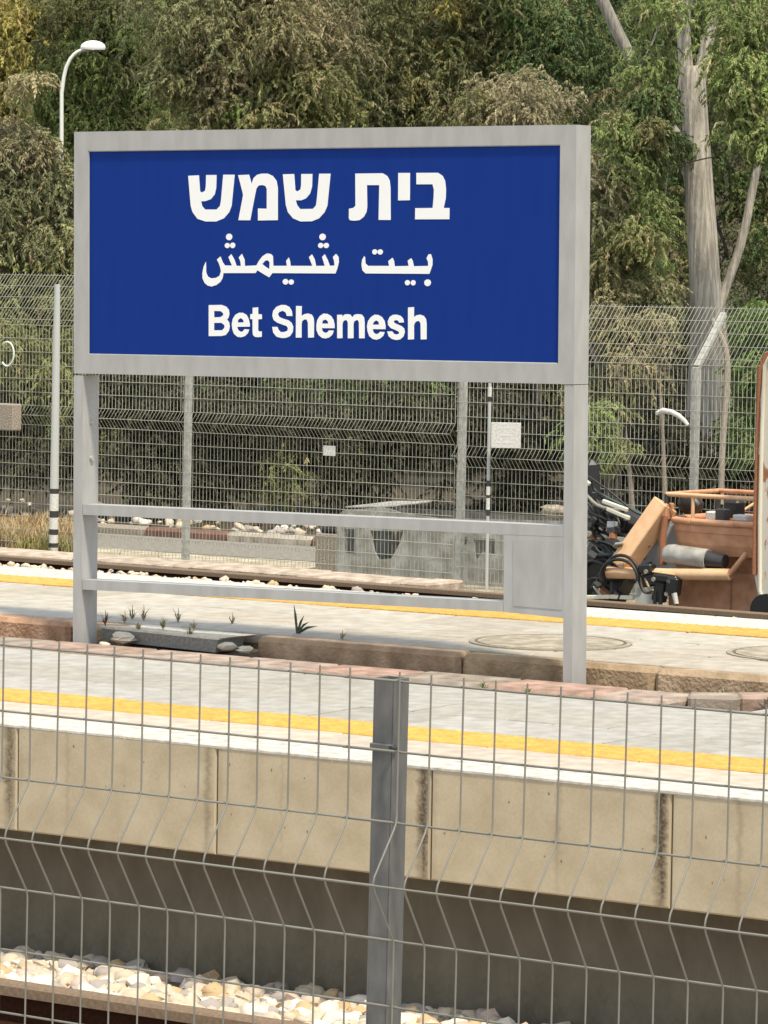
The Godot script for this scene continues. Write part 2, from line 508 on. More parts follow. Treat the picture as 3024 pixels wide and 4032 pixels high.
	while x < -4.0:
		var l = rng.randf_range(0.7, 1.1)
		if x < -10.17 and x + l > -10.17: l = -10.17 - x
		if not (x > -10.18 and x < -9.5):
			one_box("kerb_stone", Vector3(x + l * 0.5, 0.011 + rng.randf_range(-0.004, 0.003), -13.166 + rng.randf_range(-0.006, 0.006)), Vector3(l - 0.004, 0.122, 0.125), rng.randf_range(0.018, 0.026), kerb[rng.randi() % 4], root, Basis(Vector3.UP, rng.randf_range(-0.008, 0.008)) * Basis(Vector3.RIGHT, rng.randf_range(-0.06, 0.05)))
		else:
			l = -9.49 - x
		x += l
	# covers and rubble on the platform
	for c in [[-8.40, -13.72, "round manhole cover set in the raised paving behind the right sign post"], [-7.33, -14.02, "round manhole cover at the right edge, half out of the picture"]]:
		var mh = thing("manhole_cover", c[2], "manhole cover", at(c[0], 0.074, c[1]), "manhole covers in the raised paving")
		var ring = MB.new(); disc_ring(ring, 0.322, 0.345, 0.004)
		obj("ring", ring.mesh(), textured(lin(0.40, 0.35, 0.28), 0.8, M.fine, Vector3(2, 2, 2)), mh)
		var lid = MB.new(); disc_ring(lid, 0.0, 0.308, 0.004)
		obj("lid", lid.mesh(), textured(lin(0.46, 0.41, 0.33), 0.85, M.blotch, Vector3(1.5, 1.5, 1.5), M.bump, 0.5), mh)
		var gap = MB.new(); disc_ring(gap, 0.30, 0.325, 0.001)
		obj("joint", gap.mesh(), M.bed, mh)
	var slab = thing("broken_slab", "broken pale slab with a dark front edge lying beside the left sign post", "broken slab", Transform3D(Basis(Vector3.UP, -0.10), Vector3(-9.98, 0.052, -13.04)))
	var sb = MB.new()
	sb.poly(PackedVector2Array([Vector2(-0.30, -0.045), Vector2(0.36, -0.05), Vector2(0.37, 0.004), Vector2(-0.31, 0.006)]), 0.0, -0.17)
	obj("slab", sb.mesh(), textured(lin(0.26, 0.255, 0.235), 0.9, M.fine, Vector3(2, 2, 2)), slab)
	var stop = MB.new()
	stop.poly(PackedVector2Array([Vector2(-0.31, 0.0065), Vector2(0.37, 0.0045), Vector2(0.40, 0.016), Vector2(0.1, 0.014), Vector2(-0.2, 0.019), Vector2(-0.34, 0.014)]), -0.002, -0.22)
	obj("mortar", stop.mesh(), textured(lin(0.74, 0.69, 0.60), 0.95, M.soft, Vector3(2, 2, 2), M.bump, 1.0), slab)
	var lump_at = [[-10.13, 0.03, -13.02, 0.07], [-10.06, 0.05, -13.10, 0.05], [-9.58, 0.03, -13.03, 0.055], [-9.50, 0.02, -13.05, 0.045], [-10.20, 0.0, -12.98, 0.035]]
	var words = ["largest pale lump of broken mortar at the foot of the left sign post", "pale mortar lump on the left end of the broken slab", "pale mortar lump at the right end of the broken slab", "small crumbled mortar lump between broken slab and brown kerb", "small mortar chip in front of the left sign post"]
	for i in lump_at.size():
		var q = lump_at[i]
		var o = obj("mortar_lump", stone_mesh(300 + i, 1), textured(lin(0.72, 0.66, 0.56), 0.95, M.soft, Vector3(2, 2, 2), M.bump, 1.0))
		o.transform = Transform3D(Basis.from_scale(Vector3(q[3] * 0.9, q[3] * 0.4, q[3] * 0.7)), Vector3(q[0], q[1], q[2]))
		tag(o, words[i], "rubble", "broken mortar beside the left sign post")

func disc_ring(b: MB, r0: float, r1: float, h: float):
	var k = 28
	for i in k:
		var a = TAU * i / k; var c = TAU * (i + 1) / k
		var p = Vector3(cos(a), 0, sin(a)); var q = Vector3(cos(c), 0, sin(c))
		var u = Vector3(0, h, 0)
		b.quad(p * r0 + u, q * r0 + u, q * r1 + u, p * r1 + u, Vector3.UP)
		b.quad(p * r1 + u, q * r1 + u, q * r1 - u * 2, p * r1 - u * 2, p + q)
		if r0 > 0.0:
			b.quad(p * r0 + u, q * r0 + u, q * r0 - u * 2, p * r0 - u * 2, -p - q)

func rows(root: Node, called: String, x0: float, x1: float, w: float, z0: float, z1: float, count: int, top: float, mats: Array, gap: float, bumps := false, thick := 0.06):
	var depth = (z0 - z1) / count
	var b = MB.new()
	b.box(Vector3(0, -thick * 0.5, 0), Vector3(w - gap, thick, depth - gap), minf(0.004, thick * 0.25))
	if bumps:
		for i in 12:
			for j in 6:
				var c = Vector3(-w * 0.5 + (i + 0.5) * w / 12.0, 0.0, -depth * 0.5 + (j + 0.5) * depth / 6.0)
				for k in 6:
					var a = TAU * k / 6; var d = TAU * (k + 1) / 6
					var p = c + Vector3(cos(a), 0, sin(a)) * 0.015; var q = c + Vector3(cos(d), 0, sin(d)) * 0.015
					b.tri(p, q, c + Vector3(0, 0.005, 0), Vector3.UP)
	var mesh = b.mesh()
	for r in count:
		var x = x0 - (w * 0.5 if r % 2 == 1 else 0.0)
		while x < x1:
			var o = obj(called, mesh, mats[rng.randi() % mats.size()], root)
			o.position = Vector3(x + w * 0.5, top + rng.randf_range(-0.0015, 0.0015), z0 - (r + 0.5) * depth)
			o.rotation = Vector3(rng.randf_range(-0.003, 0.003), 0, rng.randf_range(-0.002, 0.002))
			x += w

# ---------------------------------------------------------------- tracks
func stone_mesh(sd: int, detail: int) -> ArrayMesh:
	var r := RandomNumberGenerator.new(); r.seed = sd
	var b = MB.new()
	# a roughly cut lump: rings of jittered points; two of three are worn round
	var sg = 4294967295 if sd % 3 == 0 else 1
	var rings := []
	var rad = [0.55, 1.0, 0.95, 0.5]
	var hy = [-0.75, -0.25, 0.35, 0.8]
	for i in 4:
		var ring := []
		for k in 6:
			var a = TAU * (k + 0.5 * (i % 2)) / 6
			var q = rad[i] * r.randf_range(0.72, 1.22)
			ring.append(Vector3(cos(a) * q, hy[i] * r.randf_range(0.75, 1.2), sin(a) * q))
		rings.append(ring)
	for i in 3:
		for k in 6:
			var k2 = (k + 1) % 6
			b.tri(rings[i][k], rings[i][k2], rings[i + 1][k], rings[i][k] + rings[i + 1][k2], sg)
			b.tri(rings[i][k2], rings[i + 1][k2], rings[i + 1][k], rings[i][k] + rings[i + 1][k2], sg)
	for k in 6:
		b.tri(rings[0][k], rings[0][(k + 1) % 6], Vector3(0, -0.85, 0), Vector3.DOWN)
		b.tri(rings[3][k], rings[3][(k + 1) % 6], Vector3(0, 0.85, 0), Vector3.UP, sg)
	return b.mesh()

func stones(called: String, label: String, count: int, place: Array, size: float, sd: int):
	# place: [x0, x1, z0, z1, y0, y1] with y going from z0 to z1, in world axes or the far yard's
	var root = thing(called, label, "gravel", Transform3D.IDENTITY, "", "stuff")
	var r := RandomNumberGenerator.new(); r.seed = sd
	for v in 3:
		var mm := MultiMesh.new()
		mm.transform_format = MultiMesh.TRANSFORM_3D
		mm.use_colors = true
		mm.mesh = stone_mesh(sd + v * 11, 1)
		mm.instance_count = count / 3
		for i in mm.instance_count:
			var u = r.randf(); var w = r.randf()
			var p = Vector3(lerpf(place[0], place[1], u), lerpf(place[4], place[5], w) + r.randf_range(-0.02, 0.03), lerpf(place[2], place[3], w))
			if place.size() > 6: p = FAR * p
			var s = size * (0.55 + pow(r.randf(), 2.0) * 0.9)
			var bs = Basis.from_euler(Vector3(r.randf_range(-0.6, 0.6), r.randf_range(0, TAU), r.randf_range(-0.6, 0.6))) * Basis.from_scale(Vector3(s, s * r.randf_range(0.7, 1.05), s * r.randf_range(0.75, 1.15)))
			mm.set_instance_transform(i, Transform3D(bs, p))
			var t = r.randf()
			var c = Color(0.56, 0.49, 0.395).lerp(Color(0.48, 0.40, 0.305), t)
			if t > 0.90: c = Color(0.50, 0.36, 0.21)
			elif t > 0.76: c = Color(0.34, 0.31, 0.29)
			elif t < 0.22: c = Color(0.66, 0.61, 0.54)
			elif t < 0.30: c = Color(0.55, 0.42, 0.36)
			mm.set_instance_color(i, c)
		var o := MultiMeshInstance3D.new()
		o.name = "stones"
		o.multimesh = mm
		o.material_override = M.stone
		o.set_meta("kind", "stuff")
		root.add_child(o, true)

func rail(label: String, t: Transform3D, length: float) -> Node3D:
	var root = thing("rail", label, "rail", t, "rails of the station tracks")
	var web = PackedVector2Array([Vector2(-0.07, 0.0), Vector2(0.07, 0.0), Vector2(0.07, 0.012), Vector2(0.012, 0.03), Vector2(0.010, 0.115), Vector2(-0.010, 0.115), Vector2(-0.012, 0.03), Vector2(-0.07, 0.012)])
	var head = PackedVector2Array([Vector2(-0.034, 0.118), Vector2(0.034, 0.118), Vector2(0.036, 0.150), Vector2(0.028, 0.159), Vector2(-0.028, 0.159), Vector2(-0.036, 0.150)])
	for p in [["web", web, M.rail_side], ["head", head, M.rail_head]]:
		var b = MB.new()
		b.xf = Transform3D(Basis(Vector3.UP, PI / 2), Vector3(length / 2, 0, 0))
		b.poly(p[1], 0.0, -length)
		obj(p[0], b.mesh(), p[2], root)
	return root

func near_track():
	sheet("ballast_bed", -60, 40, -4.2, -10.7, -0.95, M.ballast_floor, "pale gravel bed of the near tracks", "track bed")
	rail("brown rail nearest the platform wall, at the bottom left corner", at(-8.0, -0.865, -9.60), 40.0)
	rail("near rail of the same track, below the picture", at(-8.0, -0.865, -8.10), 40.0)
	stones("ballast", "cream and pinkish ballast stones heaped between near rail and platform wall", 5200, [-9.8, -5.4, -9.66, -10.74, -0.845, -0.90], 0.040, 21)
	stones("ballast", "cream ballast stones lying between the two near rails", 4500, [-9.0, -4.5, -8.0, -9.5, -0.90, -0.88], 0.034, 22)

func far_track():
	var o = rail("dark rusty rail beyond the platform, running behind the sign legs", far(0, -0.96, 0.0), 60.0)
	stones("ballast", "white ballast stones along the dark rail beyond the platform", 1200, [-7.5, 4.5, 0.34, 0.09, -0.912, -0.885, 1], 0.031, 31)
	stones("ballast", "pale ballast spread between far platform edge and far rail", 2100, [-10.0, 6.0, 7.0, 0.34, -1.0, -0.965, 1], 0.045, 32)
	var b = MB.new()
	var strip = thing("concrete_strip", "long dusty pinkish concrete strip beside the dark far rail", "concrete strip", far(0, 0, 0))
	var x = -12.0
	var dusty = textured(lin(0.62, 0.52, 0.44), 0.95, M.blotch, Vector3(0.9, 0.9, 0.9), M.bump, 0.8)
	while x < 0.7:
		var l = minf(rng.randf_range(0.9, 1.3), 0.73 - x)
		one_box("slab", Vector3(x + l / 2, -0.862 + rng.randf_range(-0.006, 0.004), -0.36 + rng.randf_range(-0.01, 0.01)), Vector3(l - 0.01, 0.15, 0.50), 0.015, shade(dusty, rng.randf_range(0.9, 1.08)), strip)
		x += l

func road():
	var z = -27.0
	sheet("dusty_verge", -60, 30, -25.3, -28.35, -1.004, M.pale_dust, "pale dusty verge under the mesh fence", "verge")
	sheet("road", -60, 30, -28.3, -29.85, -1.0, M.asphalt, "grey asphalt lane behind the mesh fence", "road")
	var kerb = thing("road_kerb", "red and white painted kerb along the lane behind the fence", "kerb", Transform3D.IDENTITY, "", "structure")
	var k = 0
	var x = -32.0
	while x < -6.0:
		one_box("kerb_stone", Vector3(x + 0.5, -0.985, -29.95), Vector3(0.985, 0.14, 0.18), 0.03, M.rough_concrete if k % 4 == 0 else M.kerb_white if k % 2 == 0 else M.red_paint, kerb)
		x += 1.0
		k += 1
	stones("debris", "pinkish rubble and litter beyond the painted kerb", 500, [-31.0, -15.0, -30.15, -31.6, -0.96, -0.87], 0.05, 41)
	# dry grass
	var r := RandomNumberGenerator.new(); r.seed = 55
	var mm := MultiMesh.new()
	mm.transform_format = MultiMesh.TRANSFORM_3D
	mm.use_colors = true
	mm.mesh = grass_mesh()
	mm.instance_count = 560
	for i in 560:
		var p: Vector3
		if i < 380: 
			var tt = r.randf_range(2.3, 4.6)
			p = FAR * Vector3(r.randfn(-5.75 - 0.62 * (tt - 2.0), 0.25), -0.99, -tt)
		elif i < 440: p = FAR * Vector3(r.randf_range(-5.2, -4.7), -0.98, -r.randf_range(1.75, 2.3))
		else: p = FAR * Vector3(r.randf_range(-4.5, -1.5), -1.0, -r.randf_range(0.9, 2.0))
		var s = r.randf_range(0.5, 1.05) if i < 440 else r.randf_range(0.3, 0.6)
		mm.set_instance_transform(i, Transform3D(Basis(Vector3.UP, r.randf() * TAU) * Basis.from_scale(Vector3(s, s, s)), p))
		mm.set_instance_color(i, Color(0.40, 0.25, 0.11).lerp(Color(0.46, 0.36, 0.20), r.randf()) if i < 370 else Color(0.16, 0.17, 0.06).lerp(Color(0.3, 0.26, 0.1), r.randf()))
	var o := MultiMeshInstance3D.new()
	o.name = "dry_grass"
	o.multimesh = mm
	o.material_override = M.leaf
	add_child(o)
	tag(o, "orange brown dry grass by the striped post at the left edge", "grass", "", "stuff")

func grass_mesh() -> ArrayMesh:
	var r := RandomNumberGenerator.new(); r.seed = 3
	var b = MB.new()
	for i in 16:
		var a = r.randf() * TAU
		var p = Vector3(r.randf_range(-0.07, 0.07), 0, r.randf_range(-0.07, 0.07))
		var d = Vector3(cos(a), 0, sin(a))
		var s = Vector3(-sin(a), 0, cos(a)) * 0.005
		var h = r.randf_range(0.10, 0.24)
		var m = p + d * 0.03 + Vector3(0, h * 0.6, 0)
		b.quad(p - s, p + s, m + s, m - s, d)
		b.tri(m - s, m + s, p + d * r.randf_range(0.06, 0.14) + Vector3(0, h, 0), d)
	return b.mesh()

# ---------------------------------------------------------------- fences
func far_fence():
	# posts: [s, y of the bend, step of the panel]
	var posts = [[-6.20, 1.10, 0.0], [-3.415, 1.10, 0.0], [-0.43, 0.93, -0.18], [1.86, 0.90, -0.18], [4.35, 0.90, -0.18], [6.9, 0.90, -0.18], [9.45, 0.90, -0.18], [-8.95, 1.10, 0.0], [-11.7, 1.10, 0.0]]
	var root = thing("mesh_fence", "tall folded wire mesh fence with backward leaning top behind the sign", "fence", far(0, 0, 0))
	for i in posts.size():
		var q = posts[i]
		var p := Node3D.new()
		p.name = "fence_post"
		root.add_child(p, true)
		p.position = Vector3(q[0], -1.02, -2.12)
		p.rotate_object_local(Vector3(0, 0, 1), -0.008)
		one_box("post", Vector3(0, (q[1] + 1.02) / 2, 0), Vector3(0.055, q[1] + 1.02, 0.055), 0.004, M.far_post, p)
		var top = q[1] + 1.02
		one_box("arm", Vector3(0, top + 0.21, -0.19), Vector3(0.05, 0.57, 0.05), 0.004, M.far_post, p, Basis(Vector3.RIGHT, -0.735))
	var spans = [[-8.9, -6.20, 1.10, 0.285], [-6.20, -3.415, 1.10, 0.285], [-3.415, -0.43, 1.10, 0.285], [-0.43, 1.86, 0.92, 0.105], [1.86, 4.35, 0.92, 0.105], [4.35, 6.9, 0.92, 0.105], [6.9, 9.45, 0.92, 0.105], [-11.7, -8.95, 1.10, 0.285]]
	for i in spans.size():
		var q = spans[i]
		var p := Node3D.new()
		p.name = "fence_panel"
		root.add_child(p, true)
		p.position = Vector3(q[0], 0, -2.05)
		var b = MB.new()
		var w: float = q[1] - q[0] - 0.02
		var bend: float = q[2]; var v: float = q[3]
		var r = 0.0024
		var low = -0.93 + (0.0 if i < 3 or i == 7 else -0.08)
		var prof = [Vector3(0, low, 0), Vector3(0, v - 0.09, 0), Vector3(0, v, 0.075), Vector3(0, v + 0.085, 0), Vector3(0, bend, 0), Vector3(0, bend + 0.46, -0.42)]
		var k = 0
		while k * 0.04 < w:
			var pts := []
			for c in prof: pts.append(c + Vector3(0.01 + k * 0.04, 0, 0))
			b.tube(pts, [r], 4, false)
			k += 1
		var ys := []
		var y = v + 0.085
		while y < bend + 0.02: ys.append(Vector2(y, 0)); y += 0.121
		y = v - 0.09
		while y > low: ys.append(Vector2(y, 0)); y -= 0.119
		ys.append(Vector2(v, 0.075))
		for j in 5: ys.append(Vector2(bend + 0.046 + j * 0.1, -(0.042 + j * 0.0915)))
		for c in ys:
			b.tube([Vector3(0, c.x, c.y + 0.004), Vector3(w, c.x, c.y + 0.004)], [r], 4, false)
		var o = obj("wire_mesh", b.mesh(), M.far_wire, p)
		o.set_meta("kind", "stuff")
	var plate = one_box("plate", far(-1.73, 0.096, 2.0).origin, Vector3(0.13, 0.085, 0.004), 0.001, M.white_paint, null, FAR.basis)
	tag(plate, "small blank white plate wired to the mesh fence below the sign", "plate")

func near_fence():
	var lean = -0.012
	var root = thing("wire_fence", "galvanised wire mesh fence with a square post in the foreground", "fence", at(0, 0, 0))
	var px = [-4.547, -7.03, -2.0]
	for i in 3:
		var p := Node3D.new()
		p.name = "fence_post"
		root.add_child(p, true)
		p.position = Vector3(px[i] - 0.008, -1.0, -6.76)
		p.rotation.z = lean
		var b = MB.new()
		# hollow square tube, open at the top
		var h = 1.758
		var o2 = 0.0275; var i2 = 0.0225
		for s in [-1.0, 1.0]:
			b.box(Vector3(s * (o2 + i2) / 2, h / 2, 0), Vector3(o2 - i2, h, o2 * 2), 0.0012)
			b.box(Vector3(0, h / 2 - 0.0005, s * (o2 + i2) / 2), Vector3(i2 * 2 - 0.0004, h - 0.001, o2 - i2), 0.0)
		obj("post", b.mesh(), M.galv, p)
		for y in [1.612, 0.925]:
			one_box("clamp", Vector3(0.0, y, 0.0305), Vector3(0.062, 0.012, 0.006), 0.002, M.galv, p)
			one_tube("bolt", [Vector3(0.031, y, 0.025), Vector3(0.031, y, 0.045)], [0.006], M.dark_metal, p, 6)
	var spans = [[-6.995, -4.53], [-4.455, -2.03]]
	var start = [-5.557 - 18 * 0.0795, -4.477]
	var counts = [31, 32]
	for i in 2:
		var p := Node3D.new()
		p.name = "fence_panel"
		root.add_child(p, true)
		# the drop along the line of the fence
		var drop = -0.0043
		for k in counts[i]:
			var x = start[i] + k * 0.0795
			if i == 0 and x > -4.50: continue
			var dy = (x + 4.5) * drop
			var wob = rng.randf_range(-0.0022, 0.0022)
			var prof := []
			for c in [[0.778, 0.0], [0.474, 0.0], [0.457, 0.002], [0.443, 0.010], [0.352, 0.079], [0.337, 0.084], [0.322, 0.079], [0.216, 0.010], [0.203, 0.002], [0.188, 0.0], [-0.40, 0.0], [-0.52, 0.08], [-0.64, 0.0], [-0.95, 0.0]]:
				prof.append(Vector3(x + (c[0] - 0.4) * 0.010 + wob * sin(c[0] * 3.0 + k), c[0] + dy, -6.70 + c[1] + wob * 0.5))
			one_tube("vertical_wire", prof, [0.0023], M.wire, p, 6)
		var xa = spans[i][0] if i == 0 else -4.62
		var xb = spans[i][1] if i == 1 else -4.47
		for c in [[0.757, 0.0], [0.607, 0.0], [0.455, 0.0], [0.334, 0.084], [0.203, 0.0], [0.061, 0.0], [-0.084, 0.0], [-0.23, 0.0], [-0.38, 0.0], [-0.52, 0.08], [-0.66, 0.0], [-0.80, 0.0]]:
			var z = -6.7052 + c[1] + (0.0102 if c[1] > 0 else 0.0) + (0.0005 if i == 0 else 0.0)
			var pts := []
			for j in 3:
				var x = lerpf(xa, xb, j / 2.0)
				pts.append(Vector3(x, c[0] + (x + 4.5) * drop + (0.0012 if i == 0 else 0.0), z))
			one_tube("horizontal_wire", pts, [0.0026], M.wire, p, 6)

# ---------------------------------------------------------------- the sign
func station_sign():
	var root = thing("station_sign", "large blue station name sign with white lettering in a grey frame", "station sign", at(-9.0, 0.0, -12.93))
	root.position = Vector3(-9.0, 0, -12.93)
	var P = func(x: float, y: float) -> Vector2: return Vector2(x + 9.0, y)
	var D = -0.11
	# posts and rails as outlines in the sign's own plane, all slightly out of true as they stand
	var b = MB.new()
	b.poly(PackedVector2Array([P.call(-10.334, -0.06), P.call(-10.289, -0.06), P.call(-10.2905, 1.158), P.call(-10.3425, 1.158)]), -0.002, D)
	obj("post", b.mesh(), M.paint, root)
	b = MB.new()
	b.poly(PackedVector2Array([P.call(-7.856, -0.06), P.call(-7.814, -0.06), P.call(-7.828, 1.186), P.call(-7.873, 1.186)]), -0.002, D)
	obj("post", b.mesh(), M.paint, root)
	# frame round the blue panel: four bars
	var TL = Vector2(-10.351, 2.201); var TR = Vector2(-7.837, 2.207); var BL = Vector2(-10.342, 1.166); var BR = Vector2(-7.8285, 1.189)
	var pTL = Vector2(-10.275, 2.119); var pTR = Vector2(-7.910, 2.130); var pBR = Vector2(-7.9025, 1.268); var pBL = Vector2(-10.265, 1.249)
	for q in [[TL, TR, pTR, pTL], [TR, BR, pBR, pTR], [BR, BL, pBL, pBR], [BL, TL, pTL, pBL]]:
		b = MB.new()
		var a := PackedVector2Array()
		for c in q: a.append(P.call(c.x, c.y))
		b.poly(a, 0.0, D)
		obj("frame_bar", b.mesh(), M.paint, root)
	b = MB.new()
	var pan := PackedVector2Array()
	for c in [pTL, pTR, pBR, pBL]: pan.append(P.call(c.x, c.y))
	b.poly(pan, -0.010, -0.10)
	obj("blue_panel", b.mesh(), M.blue, root)
	# thin bead round the panel
	for q in [[pTL, pTR], [pTR, pBR], [pBR, pBL], [pBL, pTL]]:
		var c0 = P.call(q[0].x, q[0].y); var c1 = P.call(q[1].x, q[1].y)
		one_tube("bead", [Vector3(c0.x, c0.y, -0.006), Vector3(c1.x, c1.y, -0.006)], [0.004], M.paint, root, 6)
	# lower rails
	b = MB.new()
	b.poly(PackedVector2Array([P.call(-10.2885, 0.604), P.call(-10.2883, 0.559), P.call(-8.148, 0.5805), P.call(-7.862, 0.585), P.call(-7.864, 0.629)]), -0.004, -0.092)
	obj("cross_rail", b.mesh(), M.paint, root)
	b = MB.new()
	b.poly(PackedVector2Array([P.call(-10.287, 0.279), P.call(-10.287, 0.236), P.call(-8.142, 0.271), P.call(-8.142, 0.312)]), -0.004, -0.092)
	obj("cross_rail", b.mesh(), M.paint, root)
	b = MB.new()
	b.poly(PackedVector2Array([P.call(-8.146, 0.5795), P.call(-8.140, 0.2705), P.call(-7.861, 0.2625), P.call(-7.8625, 0.584)]), -0.003, -0.095)
	obj("junction_box", b.mesh(), M.paint, root)
	b = MB.new()
	b.poly(PackedVector2Array([P.call(-8.10, 0.564), P.call(-8.094, 0.298), P.call(-7.868, 0.296), P.call(-7.869, 0.568)]), -0.001, -0.004)
	obj("cover_plate", b.mesh(), shade(M.paint, 0.97), root)
	for y in [0.955, 0.80]:
		one_tube("bolt", [Vector3(-1.292, y, -0.06), Vector3(-1.280, y, -0.06)], [0.011], M.paint, root, 8)
	# lettering: raised white film, 1.5 mm thick. Millimetres about (-9.0, 1.5)
	var glyphs = [
		["hebrew_letter", [-744,512,-688,514,-681,446,-671,442,-655,449,-651,466,-650,515,-596,515,-597,462,-604,434,-624,414,-652,406,-675,405,-670,386,-654,371,-594,371,-576,386,-571,409,-561,516,-502,516,-516,386,-527,361,-554,335,-595,321,-651,321,-693,332,-719,360,-729,386]],
		["hebrew_letter", [-484,514,-428,516,-414,477,-405,501,-387,515,-365,520,-333,520,-306,510,-287,489,-280,460,-278,328,-379,326,-380,376,-335,375,-336,457,-343,469,-359,473,-378,471,-389,458,-395,435,-419,327,-480,327,-457,431,-462,449]],
		["hebrew_letter", [-255,517,-198,518,-191,451,-181,446,-165,455,-162,471,-162,518,-106,518,-107,466,-116,438,-136,418,-160,410,-188,410,-182,391,-166,374,-101,375,-86,389,-82,413,-72,519,-15,519,-29,387,-43,360,-70,336,-105,324,-163,323,-201,336,-227,361,-238,391]],
		["hebrew_letter", [108,519,242,520,266,508,278,489,282,460,285,331,226,331,227,472,166,472,169,384,166,363,153,343,133,330,107,327,85,329,79,337,79,376,100,379,111,388]],
		["hebrew_letter", [319,521,376,521,377,411,320,410]],
		["hebrew_letter", [407,521,511,521,533,509,546,488,551,453,550,417,541,380,569,380,569,335,404,334,404,379,488,380,492,421,493,453,486,475,408,475]],
		["arabic_word", [-647,152,-658,131,-664,105,-663,83,-652,64,-636,53,-615,49,-590,56,-569,69,-559,84,-554,106,-388,108,-379,120,-357,109,-318,91,-302,109,16,111,25,131,32,157,30,179,17,191,2,178,8,164,11,144,-13,142,-23,164,-39,189,-52,178,-45,160,-38,142,-82,141,-89,167,-103,188,-118,177,-107,155,-100,141,-210,140,-213,158,-220,174,-233,160,-229,140,-298,139,-301,179,-312,188,-331,190,-353,179,-371,160,-384,140,-444,137,-446,163,-460,187,-476,172,-467,155,-464,137,-487,137,-499,163,-515,185,-529,173,-520,155,-510,138,-547,138,-559,151,-571,175,-589,162,-579,147,-572,132,-567,114,-574,95,-592,86,-618,83,-636,91,-645,109,-645,131],[-339,160,-355,146,-339,135,-318,125,-317,153,-326,162]],
		["arabic_word", [157,183,147,167,145,146,150,125,166,113,477,115,484,132,491,150,491,173,483,194,472,194,462,178,470,163,471,147,401,145,395,167,387,177,371,167,376,146,308,144,304,166,296,178,276,164,281,145,177,144,164,154,162,178]],
		["latin_letter", [-629,-29,-563,-27,-538,-34,-524,-48,-521,-66,-526,-81,-533,-88,-522,-100,-518,-118,-523,-136,-538,-152,-561,-157,-627,-159],[-601,-53,-566,-53,-553,-62,-553,-70,-566,-78,-600,-80],[-600,-103,-562,-102,-546,-111,-546,-123,-558,-133,-600,-134]],
		["latin_letter", [-415,-115,-480,-117,-476,-129,-464,-137,-451,-136,-442,-126,-417,-127,-424,-142,-439,-155,-458,-160,-477,-159,-496,-147,-505,-127,-508,-106,-503,-84,-490,-67,-471,-58,-452,-58,-433,-66,-421,-84,-415,-104],[-478,-99,-446,-98,-449,-88,-461,-80,-474,-87]],
		["latin_letter", [-401,-36,-373,-34,-373,-62,-354,-63,-353,-82,-372,-84,-372,-130,-366,-134,-353,-134,-353,-156,-371,-158,-388,-157,-398,-149,-400,-134,-401,-84,-413,-83,-413,-63,-401,-62]],
		["latin_letter", [-198,-67,-226,-67,-232,-53,-247,-46,-264,-51,-272,-61,-265,-72,-248,-78,-218,-85,-202,-95,-193,-112,-195,-133,-208,-150,-229,-158,-251,-159,-277,-154,-294,-138,-300,-114,-274,-113,-268,-125,-257,-134,-240,-134,-223,-129,-219,-118,-226,-109,-241,-105,-274,-96,-293,-85,-300,-67,-296,-47,-279,-30,-255,-22,-234,-22,-214,-30,-201,-47]],
		["latin_letter", [-180,-25,-151,-25,-152,-66,-137,-58,-119,-55,-100,-60,-91,-73,-88,-91,-88,-153,-117,-155,-119,-92,-126,-80,-137,-80,-148,-87,-151,-99,-150,-155,-179,-156]],
		["latin_letter", [15,-113,-49,-114,-45,-127,-34,-133,-21,-131,-12,-122,12,-123,5,-139,-10,-151,-28,-156,-47,-154,-65,-142,-75,-123,-76,-102,-72,-81,-59,-64,-41,-54,-23,-55,-4,-63,9,-79,15,-99],[-48,-95,-16,-95,-20,-84,-31,-78,-44,-83]],
		["latin_letter", [27,-58,52,-57,53,-66,64,-56,78,-54,93,-56,102,-67,113,-56,129,-53,149,-55,161,-67,164,-87,165,-151,138,-152,136,-87,131,-78,121,-78,112,-85,109,-97,110,-152,82,-153,81,-88,75,-79,66,-79,57,-86,54,-98,55,-153,29,-154]],
		["latin_letter", [267,-112,204,-113,208,-126,219,-133,232,-131,241,-123,264,-124,257,-139,241,-151,223,-156,205,-153,188,-142,179,-122,176,-101,181,-80,195,-64,213,-54,231,-55,249,-63,262,-79,267,-98],[204,-95,236,-94,232,-82,221,-77,210,-83]],
		["latin_letter", [357,-83,334,-84,328,-76,318,-74,307,-78,309,-85,323,-91,345,-98,358,-107,362,-122,356,-140,340,-152,321,-155,299,-151,283,-140,276,-121,300,-120,308,-130,322,-133,335,-128,333,-121,316,-114,293,-107,280,-95,278,-79,287,-62,303,-53,321,-52,341,-57,353,-68]],
		["latin_letter", [376,-22,405,-20,405,-61,417,-53,435,-50,453,-55,464,-68,467,-87,468,-149,440,-150,438,-87,432,-76,421,-76,411,-83,406,-94,407,-150,378,-152]],
	]
	for g in glyphs:
		b = MB.new()
		var polys := []
		for i in range(1, g.size()):
			var a := PackedVector2Array()
			for k in range(0, g[i].size(), 2): a.append(Vector2(g[i][k] * 0.001, g[i][k + 1] * 0.001 + 1.5))
			if Geometry2D.is_polygon_clockwise(a): a.reverse()
			polys.append(a)
		b.holed(polys[0], polys.slice(1), -0.0085, -0.0105)
		obj(g[0], b.mesh(), M.white_print, root)
	var dots = [[-527, 257, 17, 14], [-536, 221, 14, 11], [-508, 222, 14, 12], [-51, 260, 17, 14], [-60, 225, 14, 11], [-32, 225, 14, 11], [-235, 74, 15, 12], [-206, 73, 14, 11], [209, 201, 13, 11], [236, 201, 14, 11], [371, 78, 13, 11], [399, 78, 13, 11], [469, 79, 17, 14]]
